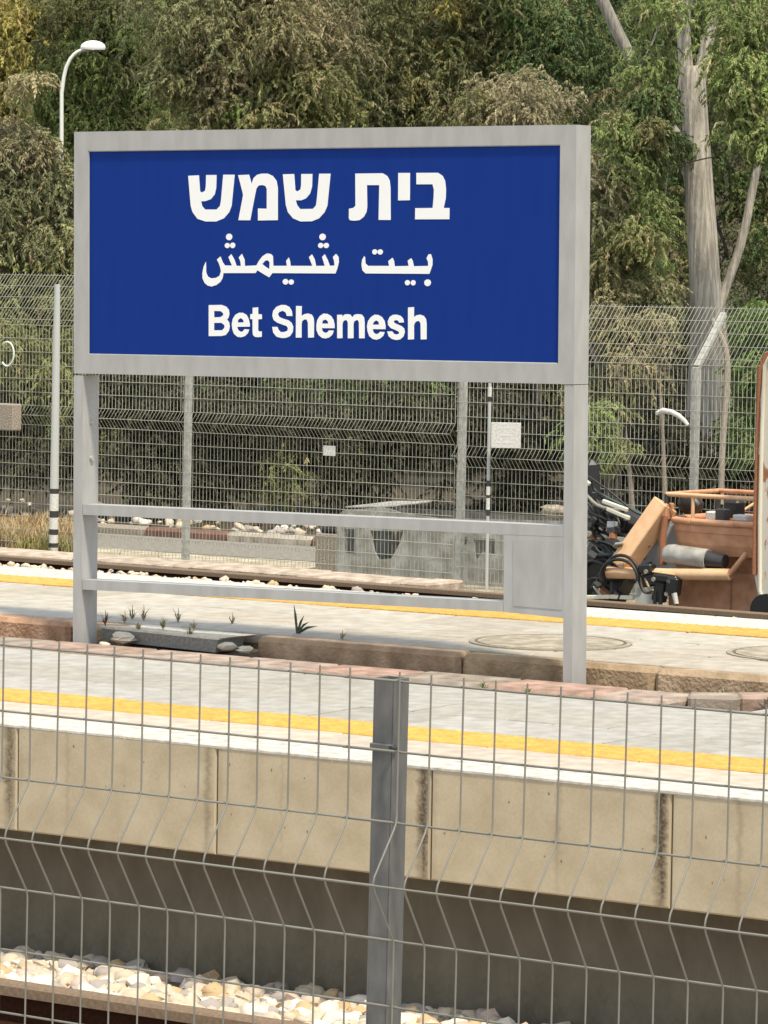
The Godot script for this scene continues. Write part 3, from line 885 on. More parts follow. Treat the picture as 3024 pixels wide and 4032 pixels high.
	for q in dots:
		b = MB.new()
		var a := PackedVector2Array()
		for k in 10:
			var t = TAU * k / 10.0
			a.append(Vector2((q[0] + cos(t) * q[2] * 0.97) * 0.001, (q[1] + sin(t) * q[3]) * 0.001 + 1.5))
		b.poly(a, -0.0085, -0.0105)
		obj("arabic_dot", b.mesh(), M.white_print, root)

# ---------------------------------------------------------------- things in the yard
func striped(root: Node, x: float, y0: float, bands: Array, r: float):
	for q in bands:
		one_tube("band", [Vector3(x, q[0], 0), Vector3(x, q[1], 0)], [r], M.white_paint if q[2] else M.black_paint, root, 12)

func yard_things():
	# grey post with a black and white foot, left of the sign
	var p = thing("striped_post", "tall grey post with black and white bands at its foot, left of the sign", "post", far(-4.775, 0, 1.9))
	p.rotate_object_local(Vector3(0, 0, 1), -0.008)
	one_tube("shaft", [Vector3(0, -0.37, 0), Vector3(0, 1.0, 0), Vector3(0, 1.47, 0)], [0.040, 0.033, 0.026], M.pole_paint, p, 14)
	var y = [-0.36, -0.405, -0.56, -0.62, -0.725, -0.775, -0.85, -0.89, -1.05]
	var bands := []
	for i in y.size() - 1: bands.append([y[i + 1], y[i] - 0.001, i % 2 == 1])
	striped(p, 0.0, 0.0, bands, 0.042)
	# white notice on a banded post
	p = thing("notice_post", "white notice board on a thin post with white bands, in front of the mesh fence", "notice board", far(-0.025, 0.02, 1.95))
	one_tube("shaft", [Vector3(0, -1.0, 0), Vector3(0, 0.70, 0)], [0.014], M.pole_paint, p, 10)
	var bt = Basis(Vector3.UP, 0.55)
	one_box("board", Vector3(0.192, 0.279, 0.03), Vector3(0.245, 0.21, 0.012), 0.003, M.white_paint, p, bt)
	for q in [[-0.06, 0.07], [0.0, 0.045], [0.06, 0.06]]:
		one_box("faded_line", Vector3(0.192, 0.279 + q[0], 0.03) + bt * Vector3(0, 0, 0.0068), Vector3(q[1] * 2.4, 0.012, 0.001), 0.0, mat(lin(0.62, 0.62, 0.62), 0.8), p, bt)
	one_tube("band", [Vector3(0, -0.34, 0), Vector3(0, -0.245, 0)], [0.017], M.white_paint, p, 10)
	one_tube("band", [Vector3(0, -0.22, 0), Vector3(0, -0.15, 0)], [0.017], M.white_paint, p, 10)
	one_tube("band", [Vector3(0, 0.59, 0), Vector3(0, 0.67, 0)], [0.017], M.white_paint, p, 10)
	for q in [[-0.244, -0.221], [-0.149, -0.10], [0.55, 0.589], [-0.39, -0.341]]:
		one_tube("band", [Vector3(0, q[0], 0), Vector3(0, q[1], 0)], [0.0165], M.black_paint, p, 10)
	# pale rough slab end at the left edge
	p = thing("concrete_box", "rough pale concrete box end on a leg at the left edge", "concrete box", far(-5.5, 0, 1.75))
	one_box("box", Vector3(0.02, 0.268, -0.06), Vector3(0.66, 0.24, 0.12), 0.01, M.rough_concrete, p)
	one_box("leg", Vector3(-0.2, -0.43, -0.07), Vector3(0.1, 1.15, 0.08), 0.008, M.rough_concrete, p)
	# white cord loops at the left edge
	var loop := []
	for i in 15:
		var a = -2.2 + i * 0.30
		loop.append(FAR * Vector3(-5.42 + cos(a) * 0.085 * (1.0 + i * 0.01), 0.86 + sin(a) * 0.13 - i * 0.004, -1.95))
	var cord = one_tube("cord_loop", loop, [0.009], mat(lin(0.62, 0.70, 0.62), 0.5), null, 6)
	tag(cord, "pale cord looped on the mesh fence at the left edge", "cord")
	# bent white pipe on the right fence post
	var pipe = thing("bent_pipe", "short curved white pipe arching left from the right fence post", "pipe", far(0, 0, 2.0))
	one_tube("pipe", [Vector3(1.60, 0.53, 0), Vector3(1.64, 0.548, 0), Vector3(1.72, 0.540, 0), Vector3(1.79, 0.513, 0), Vector3(1.845, 0.475, 0), Vector3(1.88, 0.44, 0)], [0.022, 0.024, 0.022, 0.02, 0.018, 0.014], M.white_paint, pipe, 10)
	one_box("cap", Vector3(1.592, 0.527, 0), Vector3(0.03, 0.035, 0.04), 0.006, M.pole_paint, pipe)
	var pole = thing("bent_pole", "pale bent pole behind the mesh right of the leaning fence arm", "pole", at(-19.0, -0.9, -31.4))
	var pb = Vector3(-19.0, -0.9, -31.4)
	var pp := []
	for q in [Vector3(-17.62, -0.53, -31.82), Vector3(-17.63, -0.03, -31.85), Vector3(-17.63, 0.39, -31.89), Vector3(-17.63, 0.78, -31.92), Vector3(-17.68, 1.02, -31.90), Vector3(-17.78, 1.22, -31.85)]: pp.append(q - pb)
	one_tube("pole", smooth(pp, 3), [0.03], M.dead_wood, pole, 10)
	# grey sheet-metal skip with ragged openings, close behind the mesh
	var skip = thing("sheet_metal_skip", "dented grey sheet-metal skip with ragged dark openings, behind the fence", "skip", far(0, 0, 2.45))
	var outline = PackedVector2Array([Vector2(-1.99, -1.03), Vector2(2.30, -1.03), Vector2(2.30, -0.32), Vector2(1.5, -0.36), Vector2(0.9, -0.40), Vector2(-0.9, -0.455), Vector2(-1.30, -0.43), Vector2(-1.42, -0.40), Vector2(-1.55, -0.398), Vector2(-1.93, -0.44), Vector2(-1.985, -0.52)])
	var holes = [PackedVector2Array([Vector2(-1.92, -0.60), Vector2(-1.787, -0.595), Vector2(-1.783, -0.808), Vector2(-1.90, -0.81)]), PackedVector2Array([Vector2(-1.622, -0.598), Vector2(-1.272, -0.59), Vector2(-1.30, -0.68), Vector2(-1.392, -0.826), Vector2(-1.53, -0.844), Vector2(-1.575, -0.776)]), PackedVector2Array([Vector2(-0.72, -0.60), Vector2(-0.585, -0.60), Vector2(-0.60, -0.66), Vector2(-0.70, -0.70)]), PackedVector2Array([Vector2(-0.53, -0.61), Vector2(-0.31, -0.60), Vector2(-0.30, -0.73), Vector2(-0.44, -0.72), Vector2(-0.50, -0.80)])]
	for h in holes:
		if Geometry2D.is_polygon_clockwise(h): h.reverse()
	if Geometry2D.is_polygon_clockwise(outline): outline.reverse()
	var b = MB.new()
	b.holed(outline, holes, 0.0, -0.012)
	obj("front_sheet", b.mesh(), M.grey_sheet, skip)
	one_box("end_sheet", Vector3(-1.975, -0.78, -0.42), Vector3(0.012, 0.5, 0.80), 0.0, M.grey_sheet, skip)
	one_box("end_sheet", Vector3(2.29, -0.70, -0.42), Vector3(0.012, 0.64, 0.80), 0.0, M.grey_sheet, skip)
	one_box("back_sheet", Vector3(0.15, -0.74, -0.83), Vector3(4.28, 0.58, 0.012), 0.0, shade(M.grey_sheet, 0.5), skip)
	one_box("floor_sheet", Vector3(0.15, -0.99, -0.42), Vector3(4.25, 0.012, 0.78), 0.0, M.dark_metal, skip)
	for x in [-0.05, 0.8]:
		one_box("rib", Vector3(x, -0.735, 0.014), Vector3(0.05, 0.56, 0.024), 0.006, M.grey_sheet, skip)
	# leaning lid on top
	one_box("lid", Vector3(-1.73, -0.395, -0.4), Vector3(0.42, 0.015, 0.7), 0.003, M.grey_metal, skip, Basis(Vector3(0, 0, 1), 0.05) * Basis(Vector3.RIGHT, 0.03))
	# blue and white bundle on the rubble left of the skip
	var bun = thing("bundle", "blue and white wrapped bundle on the rubble left of the skip", "bundle", far(-2.25, -0.60, 2.9))
	one_tube("roll", [Vector3(-0.22, 0, 0), Vector3(-0.1, 0.022, 0), Vector3(0.08, 0.02, 0.0), Vector3(0.22, 0, 0)], [0.03, 0.05, 0.05, 0.03], mat(lin(0.36, 0.42, 0.52), 0.7), bun, 10)
	one_box("tarp", Vector3(0.0, -0.05, 0), Vector3(0.42, 0.05, 0.2), 0.015, M.black_rubber, bun)
	one_box("crate", Vector3(0.0, -0.245, -0.02), Vector3(0.46, 0.33, 0.3), 0.01, M.rough_concrete, bun)
	# pale boulder visible just left of the right sign post
	var st = obj("boulder", stone_mesh(77, 1), textured(lin(0.62, 0.54, 0.44), 0.95, M.blotch, Vector3(2, 2, 2), M.bump, 1.0))
	st.transform = Transform3D(FAR.basis * Basis.from_scale(Vector3(0.16, 0.065, 0.12)), far(0.49, -0.32, 2.2).origin)
	tag(st, "pale boulder lying on the grey skip beside the right sign post", "boulder")
	# street lamp among the trees
	var lamp = thing("street_lamp", "white street lamp with a curved arm among the trees, upper left", "street lamp", at(-42.9, -0.2, -53.3))
	var base = Vector3(-42.9, -0.2, -53.3)
	var pts := []
	for q in [Vector3(-42.9, -0.2, -53.25), Vector3(-42.98, 3.2, -53.33), Vector3(-43.0, 3.98, -53.36), Vector3(-43.03, 4.71, -53.39), Vector3(-43.015, 5.0, -53.43), Vector3(-42.985, 5.17, -53.46), Vector3(-42.93, 5.31, -53.50), Vector3(-42.88, 5.39, -53.54), Vector3(-42.83, 5.44, -53.58), Vector3(-42.77, 5.47, -53.62), Vector3(-42.68, 5.48, -53.69)]:
		pts.append(q - base)
	one_tube("pole", pts, [0.045, 0.04, 0.036, 0.034, 0.034, 0.034, 0.034, 0.033, 0.032, 0.031, 0.03], mat(lin(0.70, 0.72, 0.66), 0.5), lamp, 10)
	b = MB.new()
	# shell of the head: a flattened half egg
	var ax = (Vector3(-42.43, 0, -53.86) - Vector3(-42.78, 0, -53.62)).normalized()
	b.xf = Transform3D(Basis(ax, Vector3.UP, ax.cross(Vector3.UP)), Vector3(-42.61, 5.52, -53.74) - base)
	var seg = 14
	for i in seg:
		for j in 7:
			var f = func(u: int, v: int) -> Vector3:
				var a = TAU * u / seg; var e = -0.35 + (PI / 2 + 0.35) * v / 7.0
				return Vector3(cos(a) * cos(e) * 0.225, sin(e) * (0.125 if e > 0 else 0.12), sin(a) * cos(e) * 0.14)
			var p0 = f.call(i, j); var p1 = f.call(i + 1, j); var p2 = f.call(i + 1, j + 1); var p3 = f.call(i, j + 1)
			b.quad(p0, p1, p2, p3, (p0 + p2) * 1.0 + Vector3(0, 0.001, 0), 1)
	obj("head", b.mesh(), mat(lin(0.85, 0.85, 0.83), 0.4), lamp)
	b = MB.new()
	b.xf = Transform3D(Basis(ax, Vector3.UP, ax.cross(Vector3.UP)), Vector3(-42.61, 5.476, -53.74) - base)
	disc_ring(b, 0.0, 0.13, 0.004)
	obj("diffuser", b.mesh(), mat(lin(0.4, 0.4, 0.42), 0.3), lamp)

func hose(r: RandomNumberGenerator, a: Vector3, c: Vector3, sag: float, swirl: float) -> Array:
	var pts := []
	var o = Vector3(r.randf_range(-1, 1), r.randf_range(-1, 1), r.randf_range(-0.4, 0.4)) * swirl
	for i in 11:
		var t = i / 10.0
		pts.append(a.lerp(c, t) + o * sin(t * PI) + Vector3(0, -sag, 0) * sin(t * PI) + Vector3(0.02, 0.03, 0) * sin(t * 9.0 + a.x * 20.0) * swirl * 2.0)
	return pts

func work_machine():
	var r := RandomNumberGenerator.new(); r.seed = 12
	var m = thing("work_basket", "weathered orange lift basket with top rail, arm and black valve block", "lift basket", far(0, 0, 1.1))
	# tub: tapered sides and a rolled rim
	var b = MB.new()
	var plan = [Vector2(2.275, -0.22), Vector2(2.33, -0.02), Vector2(2.56, 0.075), Vector2(2.95, 0.09), Vector2(3.45, 0.05), Vector2(3.45, -0.75), Vector2(2.275, -0.75)]
	var mc = Vector2(2.86, -0.36)
	var prev := []
	for lev in [[-0.262, 1.0], [-0.33, 0.985], [-0.42, 0.95], [-0.50, 0.88]]:
		var ring := []
		for q in plan:
			var w2 = mc + (q - mc) * lev[1]
			ring.append(Vector3(w2.x, lev[0], w2.y))
		if prev.size() > 0:
			for k in plan.size():
				var k2 = (k + 1) % plan.size()
				b.quad(prev[k], prev[k2], ring[k2], ring[k], (prev[k] + ring[k2]) * 0.5 - Vector3(mc.x, -0.38, mc.y))
		prev = ring
	for k in range(1, plan.size() - 1): b.tri(prev[0], prev[k], prev[k + 1], Vector3.DOWN)
	for k in range(1, plan.size() - 1): b.tri(Vector3(plan[0].x, -0.33, plan[0].y), Vector3(plan[k].x, -0.33, plan[k].y), Vector3(plan[k + 1].x, -0.33, plan[k + 1].y), Vector3.UP)
	obj("tub", b.mesh(), M.orange, m)
	b = MB.new()
	for k in plan.size():
		var p0 = plan[k]; var p1 = plan[(k + 1) % plan.size()]
		b.tube([Vector3(p0.x, -0.25, p0.y), Vector3(p1.x, -0.25, p1.y)], [0.026], 8)
	obj("rim", b.mesh(), shade(M.orange, 1.1), m)
	var corners = [Vector3(2.275, -0.055, 0), Vector3(3.4, -0.055, 0), Vector3(3.4, -0.055, -0.74), Vector3(2.275, -0.055, -0.74)]
	for i in 4: one_tube("top_rail", [corners[i], corners[(i + 1) % 4]], [0.018], M.orange_pale if i == 0 else shade(M.orange, 1.05), m, 8)
	for q in [Vector3(2.275, 0, 0), Vector3(2.515, 0, 0), Vector3(2.275, 0, -0.74), Vector3(2.80, 0, -0.74), Vector3(3.4, 0, 0)]:
		one_tube("rail_post", [q + Vector3(0, -0.26, 0), q + Vector3(0, -0.055, 0)], [0.015 if q.x > 2.3 else 0.02], M.orange_pale if q.x > 2.3 else M.dark_metal, m, 8)
	one_tube("brace", [Vector3(2.55, -0.25, -0.5), Vector3(2.72, -0.07, -0.74)], [0.012], M.orange_pale, m, 6)
	# what lies in the basket
	one_tube("tool_bag", [Vector3(2.31, -0.14, -0.15), Vector3(2.36, -0.13, -0.15), Vector3(2.43, -0.13, -0.15), Vector3(2.48, -0.16, -0.15)], [0.05, 0.085, 0.085, 0.05], M.black_rubber, m, 10)
	one_box("toolbox", Vector3(2.70, -0.16, -0.3), Vector3(0.14, 0.14, 0.12), 0.02, M.black_rubber, m)
	one_box("white_box", Vector3(2.585, -0.215, -0.2), Vector3(0.11, 0.07, 0.1), 0.01, M.white_paint, m)
	one_box("white_box", Vector3(2.87, -0.215, -0.15), Vector3(0.13, 0.05, 0.1), 0.01, M.white_paint, m)
	one_box("battery", Vector3(2.72, -0.20, -0.1), Vector3(0.09, 0.10, 0.08), 0.008, M.dark_metal, m)
	# body below
	one_box("body", Vector3(2.95, -0.80, -0.35), Vector3(1.36, 0.34, 0.6), 0.01, shade(M.orange, 0.78), m)
	one_box("back_plate", Vector3(2.95, -0.56, -0.30), Vector3(1.30, 0.22, 0.4), 0.01, shade(M.orange, 0.85), m)
	one_box("body_seam", Vector3(2.84, -0.80, -0.046), Vector3(0.012, 0.33, 0.01), 0.0, shade(M.orange, 0.65), m)
	one_tube("cross_tube", [Vector3(1.86, -0.675, 0.17), Vector3(2.30, -0.66, 0.17), Vector3(2.97, -0.625, 0.17)], [0.045], M.orange_pale, m, 14)
	one_tube("strut", [Vector3(2.96, -0.63, 0.17), Vector3(3.08, -0.46, 0.12)], [0.022], shade(M.orange, 1.05), m, 8)
	# hydraulic motor lying across the front
	one_tube("motor", [Vector3(2.335, -0.50, 0.12), Vector3(2.345, -0.50, 0.12), Vector3(2.37, -0.503, 0.12), Vector3(2.42, -0.505, 0.12), Vector3(2.74, -0.525, 0.12)], [0.02, 0.05, 0.07, 0.078, 0.078], M.grey_metal, m, 18)
	one_tube("motor_end", [Vector3(2.74, -0.525, 0.12), Vector3(2.80, -0.53, 0.12), Vector3(2.89, -0.534, 0.12)], [0.066, 0.06, 0.055], M.dark_metal, m, 14)
	# arm: a box beam leaning up to the right
	var a0 = Vector3(1.945, -0.635, 0.12); var a1 = Vector3(2.235, -0.135, -0.05)
	var dir = (a1 - a0).normalized()
	var side = dir.cross(Vector3(0.35, 0.0, 1.0).normalized()).normalized()
	var bas = Basis(side, dir, side.cross(dir)) * Basis(Vector3.UP, -0.62)
	b = MB.new()
	b.box(Vector3.ZERO, Vector3(0.165, (a1 - a0).length(), 0.15), 0.008)
	var o = obj("arm", b.mesh(), M.orange_pale, m)
	o.transform = Transform3D(bas, (a0 + a1) * 0.5)
	one_box("arm_clevis", Vector3(2.265, -0.19, -0.03), Vector3(0.06, 0.13, 0.12), 0.01, shade(M.orange, 1.0), m)
	# dark mast, valve block, fittings
	one_tube("mast", [Vector3(2.285, -0.22, 0.03), Vector3(2.27, -0.40, 0.04), Vector3(2.285, -0.60, 0.05)], [0.024, 0.028, 0.03], M.rust, m, 8)
	for q in [[2.30, -0.70, 0.12, 0.20, 0.10], [2.42, -0.685, 0.14, 0.22, 0.06], [2.36, -0.79, 0.13, 0.10, 0.16], [2.49, -0.74, 0.15, 0.10, 0.14], [2.24, -0.62, 0.14, 0.12, 0.07]]:
		one_box("valve_block", Vector3(q[0], q[1], q[2] + 0.06), Vector3(q[3], q[4], 0.09), 0.012, M.black_rubber, m, Basis(Vector3(0, 0, 1), r.randf_range(-0.25, 0.25)))
	one_box("bracket", Vector3(2.40, -0.645, 0.20), Vector3(0.20, 0.012, 0.06), 0.003, shade(M.orange_pale, 1.0), m, Basis(Vector3(0, 0, 1), -0.06))
	for q in [[2.34, -0.78], [2.39, -0.81], [2.53, -0.80]]:
		one_tube("fitting", [Vector3(q[0], q[1], 0.24), Vector3(q[0], q[1] - 0.14, 0.24)], [0.014], M.black_rubber, m, 8)
	one_tube("fitting", [Vector3(2.52, -0.79, 0.25), Vector3(2.545, -0.87, 0.25)], [0.022, 0.018], M.white_paint, m, 8)
	for q in [[2.33, -0.695], [2.47, -0.70], [2.26, -0.64], [2.45, -0.80]]:
		one_tube("nut", [Vector3(q[0], q[1], 0.22), Vector3(q[0], q[1], 0.255)], [0.018], M.grey_metal, m, 6)
	var arcs = [[1.86, 0.0, 0.13, 0.17], [1.90, 0.25, 0.11, 0.14]]
	for q in arcs:
		var pts := []
		for i in 15:
			var t = PI * (-0.08 + i / 14.0 * 1.12)
			pts.append(Vector3(2.015 - cos(t) * 0.17, -0.70 + sin(t) * q[3], 0.22 + q[1] * 0.12))
		one_tube("hose", pts, [0.013], M.black_rubber, m, 8)
	for i in 4:
		one_tube("hose", hose(r, Vector3(2.16 + i * 0.025, -0.66 - i * 0.012, 0.22), Vector3(2.30 + i * 0.02, -0.80, 0.22), 0.03, 0.03), [0.010], M.black_rubber if i % 2 == 0 else mat(lin(0.35, 0.27, 0.16), 0.6), m, 6)
	# heap of hoses and scrap behind the right sign post
	var h = thing("hose_heap", "heap of black hoses, cables and scrap beside the right sign post", "scrap heap", far(0, 0, 1.1))
	one_box("scrap_core", Vector3(1.60, -0.72, -0.2), Vector3(0.42, 0.5, 0.35), 0.08, M.black_rubber, h, Basis(Vector3(0, 0, 1), -0.5))
	one_box("scrap_core", Vector3(1.80, -0.30, -0.2), Vector3(0.62, 0.16, 0.3), 0.05, M.black_rubber, h, Basis(Vector3(0, 0, 1), -0.33))
	one_box("scrap_core", Vector3(1.47, -0.10, -0.2), Vector3(0.10, 0.55, 0.12), 0.05, M.black_rubber, h, Basis(Vector3(0, 0, 1), 0.1))
	for i in 26:
		var k = r.randf()
		var s0 = Vector3(1.42 + r.randf() * 0.25, r.randf_range(-0.9, 0.15), r.randf_range(-0.05, 0.12))
		var s1 = Vector3(1.75 + r.randf() * 0.40, s0.y * 0.75 + r.randf_range(-0.3, 0.02) - 0.05, r.randf_range(-0.05, 0.12))
		s1.y = maxf(minf(s1.y, -0.12 - (s1.x - 1.6) * 0.25), -0.93)
		var mm2 = M.black_rubber
		if i % 9 == 1: mm2 = mat(lin(0.06, 0.10, 0.095), 0.4)
		elif i % 9 == 5: mm2 = mat(lin(0.25, 0.25, 0.21), 0.5)
		one_tube("hose", hose(r, s0, s1, r.randf_range(-0.05, 0.10), 0.12), [r.randf_range(0.008, 0.017)], mm2, h, 6)
	for i in 26:
		var q = Vector3(1.48 + r.randf() * 0.55, 0, r.randf_range(0.02, 0.14))
		q.y = r.randf_range(-0.92, -0.05 - (q.x - 1.5) * 0.5)
		var c = [M.dark_metal, M.black_rubber, M.grey_metal, M.black_rubber, M.rust, M.dark_metal, M.white_paint][r.randi() % 7]
		one_box("scrap", q, Vector3(r.randf_range(0.03, 0.12), r.randf_range(0.02, 0.06), r.randf_range(0.03, 0.08)), 0.006, c, h, Basis.from_euler(Vector3(r.randf_range(-0.6, 0.6), r.randf_range(-1, 1), r.randf_range(-1, 1))))
	for q in [[1.90, -0.155, 0.24, -0.25], [1.93, -0.215, 0.22, -0.3], [1.60, 0.03, 0.14, -0.5], [1.66, -0.88, 0.42, 0.08], [1.98, -0.86, 0.22, 0.02]]:
		one_box("pale_lath", Vector3(q[0], q[1], 0.15), Vector3(q[2], 0.032, 0.03), 0.006, mat(lin(0.62, 0.60, 0.50), 0.6), h, Basis(Vector3(0, 0, 1), q[3]))
	# pale grey sheets leaning behind the arm
	for q in [[2.06, -0.50, 0.46, 0.42, "pale grey sheet leaning behind the orange arm"], [2.14, -0.86, 0.24, 0.36, "small pale grey sheet standing by the rail under the hoses"]]:
		var sh = one_box("grey_panel", far(q[0], q[1], 1.28 if q[1] > -0.8 else 1.1).origin, Vector3(q[2], q[3], 0.012), 0.002, mat(lin(0.46, 0.50, 0.52), 0.6), null, FAR.basis * Basis(Vector3(0, 0, 1), -0.10) * Basis(Vector3.RIGHT, -0.12))
		tag(sh, q[4], "metal sheet", "loose grey metal sheets")
	# rust-streaked tank end at the right edge
	var tank = thing("rusty_tank", "upright white tank end streaked with rust at the right edge", "tank", far(0.17, 0, 0.8))
	var outl := PackedVector2Array()
	for q in [[3.14, -0.80], [3.095, -0.62], [3.085, -0.2], [3.088, 0.5], [3.10, 0.98], [3.14, 1.06], [3.22, 1.10], [4.3, 1.10], [4.3, -0.86], [3.22, -0.86]]:
		outl.append(Vector2(q[0], q[1]))
	b = MB.new()
	b.poly(outl, 0.0, -0.9)
	obj("shell", b.mesh(), M.rusty, tank)
	b = MB.new()
	b.poly(PackedVector2Array([Vector2(3.096, -0.60), Vector2(3.125, -0.58), Vector2(3.112, -0.2), Vector2(3.122, 0.1), Vector2(3.106, 0.32), Vector2(3.124, 0.52), Vector2(3.112, 0.7), Vector2(3.140, 0.93), Vector2(3.18, 1.07), Vector2(3.142, 1.058), Vector2(3.102, 0.98), Vector2(3.090, 0.5), Vector2(3.087, -0.2)]), 0.004, -0.004)
	obj("rust_band", b.mesh(), M.rust, tank)
	var rim := []
	for q in [[3.20, -0.83], [3.145, -0.72], [3.135, -0.2], [3.138, 0.5], [3.15, 0.96], [3.19, 1.03], [3.3, 1.05]]:
		rim.append(Vector3(q[0], q[1], 0.005))
	one_tube("rim", rim, [0.016], mat(lin(0.66, 0.62, 0.50), 0.6), tank, 8)
	one_tube("rust_edge", [Vector3(3.095, -0.60, 0.002), Vector3(3.088, -0.2, 0.002), Vector3(3.09, 0.5, 0.002), Vector3(3.105, 0.96, 0.002)], [0.022, 0.016, 0.010, 0.024], M.rust, tank, 6)
	one_tube("wheel", [Vector3(3.25, -0.86, 0.10), Vector3(3.25, -0.86, 0.0)], [0.13], M.black_rubber, tank, 18)

# ---------------------------------------------------------------- trees
func sprig_mesh(sd: int, leaves: int, length: float, leaf: float, width: float, droop: float) -> ArrayMesh:
	var r := RandomNumberGenerator.new(); r.seed = sd
	var b = MB.new()
	var p = Vector3.ZERO
	var d = Vector3(1, 0.05, 0).normalized()
	var steps = leaves
	for i in steps:
		d = (d + Vector3(0, -droop / steps * 1.6, 0) + Vector3(r.randf_range(-1, 1), r.randf_range(-1, 1), r.randf_range(-1, 1)) * 0.10).normalized()
		var q = p + d * length / steps
		p = q
		var side = Vector3(r.randf_range(-1, 1), r.randf_range(-0.6, 0.5), r.randf_range(-1, 1)).normalized()
		var ld = (d * 0.45 + side * 0.8 + Vector3(0, -droop * 0.75, 0)).normalized()
		var l = leaf * r.randf_range(0.65, 1.25)
		var w = width * r.randf_range(0.8, 1.2)
		var across = ld.cross(Vector3(r.randf_range(-1, 1), r.randf_range(-1, 1), r.randf_range(-1, 1))).normalized() * w * 0.5
		var up = ld.cross(across).normalized() * w * 0.25
		var t = q + ld * l + Vector3(0, -0.12 * l, 0)
		var m1 = q + ld * l * 0.42 + across + up
		var m2 = q + ld * l * 0.42 - across + up
		b.tri(q, m1, t, up, 4294967295)
		b.tri(q, t, m2, up, 4294967295)
	return b.mesh()

var SPRIG := []
var PAL := {}

func crown(tree: Node3D, clusters: Array, sd: int, size: float, wild: Array):
	# clusters: [x, y, z, radius, count, colour key] in world axes; one MultiMesh for each sprig shape
	var r := RandomNumberGenerator.new(); r.seed = sd
	var per := [[], [], []]
	var cols := [[], [], []]
	for c in clusters + wild:
		var sub := []
		for k in 10: sub.append([Vector3(r.randfn(0, 0.5), r.randfn(0, 0.5), r.randfn(0, 0.5)) * c[3], r.randf_range(0.7, 1.25), r.randf_range(-0.35, 0.35), r.randf_range(0.25, 0.60)])
		var pal = PAL[c[5]]
		for i in int(c[4] * 1.75):
			var sb = sub[r.randi() % 10]
			var dirv = Vector3(r.randfn(), r.randfn(), r.randfn()).normalized()
			var o: Vector3 = sb[0] + dirv * Vector3(1, 1.25, 1) * c[3] * sb[3] * pow(r.randf(), 0.4)
			var s = size * r.randf_range(0.65, 1.25)
			var yaw = atan2(-dirv.z, dirv.x) + r.randf_range(-0.9, 0.9)
			var bs = Basis(Vector3.UP, yaw) * Basis(Vector3(0, 0, 1), r.randf_range(-0.7, 0.5)) * Basis(Vector3.RIGHT, r.randf_range(-0.8, 0.8)) * Basis.from_scale(Vector3(s, s, s))
			var v = r.randi() % 3
			per[v].append(Transform3D(bs, Vector3(c[0], c[1], c[2]) + o - tree.position))
			var col: Color = pal[0].lerp(pal[1], clampf(r.randf() + sb[2], 0, 1))
			if r.randf() < 0.10: col = pal[2]
			var f = sb[1] * r.randf_range(0.8, 1.2)
			cols[v].append(Color(col.r * f, col.g * f, col.b * f))
	for v in 3:
		if per[v].is_empty(): continue
		var mm := MultiMesh.new()
		mm.transform_format = MultiMesh.TRANSFORM_3D
		mm.use_colors = true
		mm.mesh = SPRIG[v]
		mm.instance_count = per[v].size()
		for i in per[v].size():
			mm.set_instance_transform(i, per[v][i])
			mm.set_instance_color(i, cols[v][i])
		var o := MultiMeshInstance3D.new()
		o.name = "crown"
		o.multimesh = mm
		o.material_override = M.leaf
		o.set_meta("kind", "stuff")
		tree.add_child(o, true)

func smooth(pts: Array, per := 4) -> Array:
	var c := Curve3D.new()
	for i in pts.size():
		var t: Vector3 = (pts[mini(i + 1, pts.size() - 1)] - pts[maxi(i - 1, 0)]) / 6.0
		c.add_point(pts[i], -t, t)
	var out := []
	var n = (pts.size() - 1) * per
	for i in n + 1: out.append(c.samplef(float(i) / per))
	return out

func limbs(tree: Node3D, trunk_top: Vector3, clusters: Array, r0: float, m: Material, every: int, sd: int):
	var r := RandomNumberGenerator.new(); r.seed = sd
	for i in range(0, clusters.size(), every):
		var c = clusters[i]
		var e = Vector3(c[0], c[1], c[2]) - tree.position
		var s = trunk_top + Vector3(0, r.randf_range(-1.2, 0.2), 0)
		var mid = s.lerp(e, 0.5) + Vector3(r.randf_range(-0.3, 0.3), r.randf_range(0.1, 0.6), r.randf_range(-0.3, 0.3))
		one_tube("limb", smooth([s, mid, e, e + (e - mid).normalized() * c[3] * 0.6 + Vector3(0, -0.15, 0)], 4), [r0, r0 * 0.93, r0 * 0.86, r0 * 0.8, r0 * 0.72, r0 * 0.65, r0 * 0.57, r0 * 0.5, r0 * 0.42, r0 * 0.36, r0 * 0.28, r0 * 0.22, 0.006], m, tree, 7)

